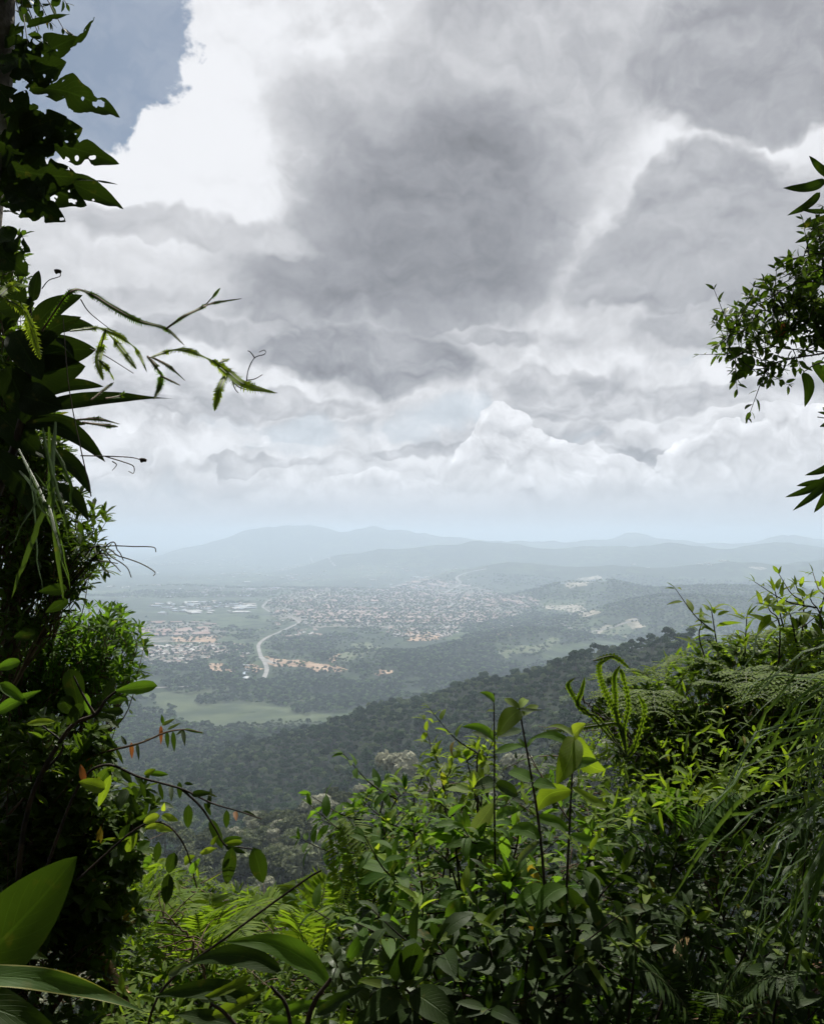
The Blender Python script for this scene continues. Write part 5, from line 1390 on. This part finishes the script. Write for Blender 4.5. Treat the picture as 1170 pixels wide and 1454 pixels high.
    lim = curve([tr[30], np.array([1.9, 3.2, 2.6]), np.array([1.1, 3.8, 2.9]), np.array([.35, 4.0, 3.05])], 30); ST2.add(tube(lim, .018, .006))
    for i in range(200):     # limb and leaves added just above the view to shade the bank
        c = np.array([g.uniform(.15, 2.3), g.uniform(2.4, 4.4), 0]); c[2] = c[1] * .68 + g.uniform(.05, .7)
        if project(c[None])[1][0] > -60: continue
        s = lim[int(g.integers(4, 30))]
        leafy_stem(A2, ST2, curve([s, (s + c) / 2 + [0, 0, .1], c], 12), 12, .10, .055, g, .35, .3, 'ovate', .004, 'alt', .6, jit=.5, nu=4)
    A2.obj('crown', LSMALL, root); ST2.obj('limb', STEMD, root)  # both also hold the added shading limb
ST2 = Acc()
right_tree()

# ================================================================== ground clutter
ENV = [(-200, 900), (0, 1000), (120, 1080), (180, 1180), (240, 1235), (340, 1262), (430, 1268), (480, 1240), (520, 1190), (580, 1150), (640, 1110), (700, 1080), (790, 1070), (850, 1030), (890, 970), (960, 925), (1040, 900), (1170, 890), (1400, 860)]
def undergrowth():
    g = np.random.default_rng(111)
    ex, ey = np.array(ENV).T
    zones = [(LDARK, 8500, (-420, 1900), .055, .028, 'ovate', 0), (LSMALL, 12500, (-420, 1900), .034, .016, 'ellip', 0), (LMID, 6500, (120, 1800), .06, .026, 'ovate', 0), (LFERN, 4200, (150, 600), .05, .018, 'lance', 1), (LFERN, 2600, (820, 1250), .045, .015, 'lance', 2)]
    root = link('undergrowth', None, None, kind='stuff', label='tangled leafy undergrowth covering the bank'); root.location = (0, 3, -1.5)
    for mat, n, (x0, x1), L, W, pr, lim in zones:
        px = g.uniform(x0, x1, n); e = np.interp(px, ex, ey)
        u = g.random(n) ** (1.5 if lim else 0.8); py = e + (1560 - e) * u * (.75 if lim == 1 else .35 if lim == 2 else 1)
        dep = np.interp(px, [-200, 250, 450, 800, 1200], [3.0, 3.7, 4.0, 3.6, 3.4]) * (1 - u) + 1.9 * u + g.uniform(-.15, .45, n)
        v = np.array([P(a, b, c) for a, b, c in zip(px, py, dep)])
        D = g.normal(size=(n, 3)) * [1, 1, .6] + [0, -.2, .15]
        A = Acc().add(leaves(v, D, np.array([0, -.1, 1]) + g.normal(size=(n, 3)) * .45, L * g.uniform(.5, 1.4, n), W * g.uniform(.6, 1.3, n), .5 * g.uniform(.2, 1.8, n), .22, pr, 4, 2))
        A.obj('foliage', mat, root)
    # twigs running through it
    T = Acc()
    for i in range(600):
        px = g.uniform(-100, 1300); e = np.interp(px, ex, ey); py = e + (1500 - e) * g.random(); d = 3.4 - 1.4 * (py - e) / (1520 - e)
        a = P(px, py, d + .2); b = a + g.normal(size=3) * [.2, .15, .1] - [0, 0, .1]; m = (a + b) / 2 + g.normal(size=3) * .03
        T.add(tube(curve([a, m, b], 7), .0026, .001, 4))
    T.obj('twig', STEMB, root)
undergrowth()

def litter():
    g = np.random.default_rng(120); n = 5200
    x = g.uniform(-3.2, 3.2, n); y = g.uniform(.6, 6.0, n); z = height(x, y) + g.uniform(0, .03, n)
    root = link('leaf_litter', None, None, kind='stuff', label='brown fallen leaves on the soil'); root.location = (0, 3, -2)
    Acc().add(leaves(np.stack([x, y, z], -1), g.normal(size=(n, 3)) * [1, 1, .15], np.array([0, 0, 1]) + g.normal(size=(n, 3)) * .3, g.uniform(.03, .08, n), g.uniform(.012, .035, n), .4, .2, 'ovate', 4, 2)).obj('litter', LBROWN, root)
litter()

def stump():
    g = np.random.default_rng(4); d = 2.0
    root = plant('broken_log', 'broken pale orange log lying in the sun behind the yellow-edged leaf', 'log', P(165, 1400, d))
    p = pxpath([(138, 1345), (150, 1368), (163, 1392), (178, 1418)], [2.55, 2.5, 2.45, 2.4], 22)
    v, f, u = tube(p, .012, .019, 12); v = v + g.normal(size=v.shape) * .0028
    Acc().add((v, f, u)).obj('bark', simple_mat('pale_orange_wood', (0.20, 0.11, 0.05), (0.50, 0.33, 0.19), 40, .85, bumps=(60, .8, .01)), root)
    A = Acc()
    for i in range(9):
        A.add(tube(curve([p[2] + g.normal(size=3) * .012, p[0] + g.normal(size=3) * .02, p[0] + g.normal(size=3) * .04 + [-.02, 0, .05]], 5), .006, .0012, 4))
    A.obj('splinter', STEMB, root)
stump()

# ---- unseen wood added behind and over the viewer to block sky light
def added_wood():
    g = np.random.default_rng(131); n = 26000
    root = link('forest', None, None, kind='stuff', label='added unseen wood behind and above the ledge, blocking sky light'); root.location = (0, -4, -1.6)
    y = g.uniform(-7.5, .9, n); x = g.uniform(-7, 7, n); z = g.uniform(-1.6, 6.5, n)
    top = z > 2.6 + np.maximum(0, y + .3) * 1.2
    keep = (y < -1.6) | (top & (y < .9) & (z < 5.5)) | ((np.abs(x) > 2.4) & (y < .9))
    v = np.stack([x, y, z], -1)[keep]; m = len(v)
    A = Acc().add(leaves(v, g.normal(size=(m, 3)), g.normal(size=(m, 3)) + [0, 0, .8], g.uniform(.16, .4, m), g.uniform(.10, .22, m), .5, .2, 'ovate', 3, 1))
    A.obj('foliage', LDARK, root)
    T = Acc()
    for (tx, ty) in ((-2.6, -2.4), (1.2, -3.0), (3.4, -1.2), (-4.4, -.6), (-.8, -5.0), (4.8, -4.2)):
        b = ground_pt(tx, ty) - [0, 0, .3]
        T.add(tube(curve([b, b + [.2, .1, 3], b + [.1, .5, 6.5]], 12), .14, .05, 9))
    T.obj('trunk', BARKM, root)
added_wood()

def bare_twigs():
    g = np.random.default_rng(140)
    for lab, at_, trunk, d, n in (('bare dark zigzag twig standing against the forest beside the comb-edged fern arms', (905, 1080), [(905, 1080), (890, 1040), (860, 1022), (836, 1004), (826, 982)], 2.6, 14),
                                  ('leafless brown twigs sticking out of the sunlit ferns below the arching vine', (300, 1420), [(300, 1420), (285, 1360), (262, 1322), (225, 1300)], 2.3, 16)):
        root = plant('bare_twig', lab, 'twig', P(at_[0], at_[1], d)); A = Acc()
        p = pxpath(trunk, d, 26); p = p + g.normal(size=p.shape) * .003; A.add(tube(p, .0045, .0016, 6))
        for i in range(n):
            k = int(g.integers(6, 24)); q = p[k] + g.normal(size=3) * [.07, .04, .05]
            b = curve([p[k], (p[k] + q) / 2 + g.normal(size=3) * .012, q], 7); A.add(tube(b, .002, .0008, 4))
            r = b[4] + g.normal(size=3) * .025; A.add(tube(curve([b[4], r], 3), .0013, .0007, 4))
        A.obj('branch', STEMD if d > 2.5 else STEMB, root)
bare_twigs()
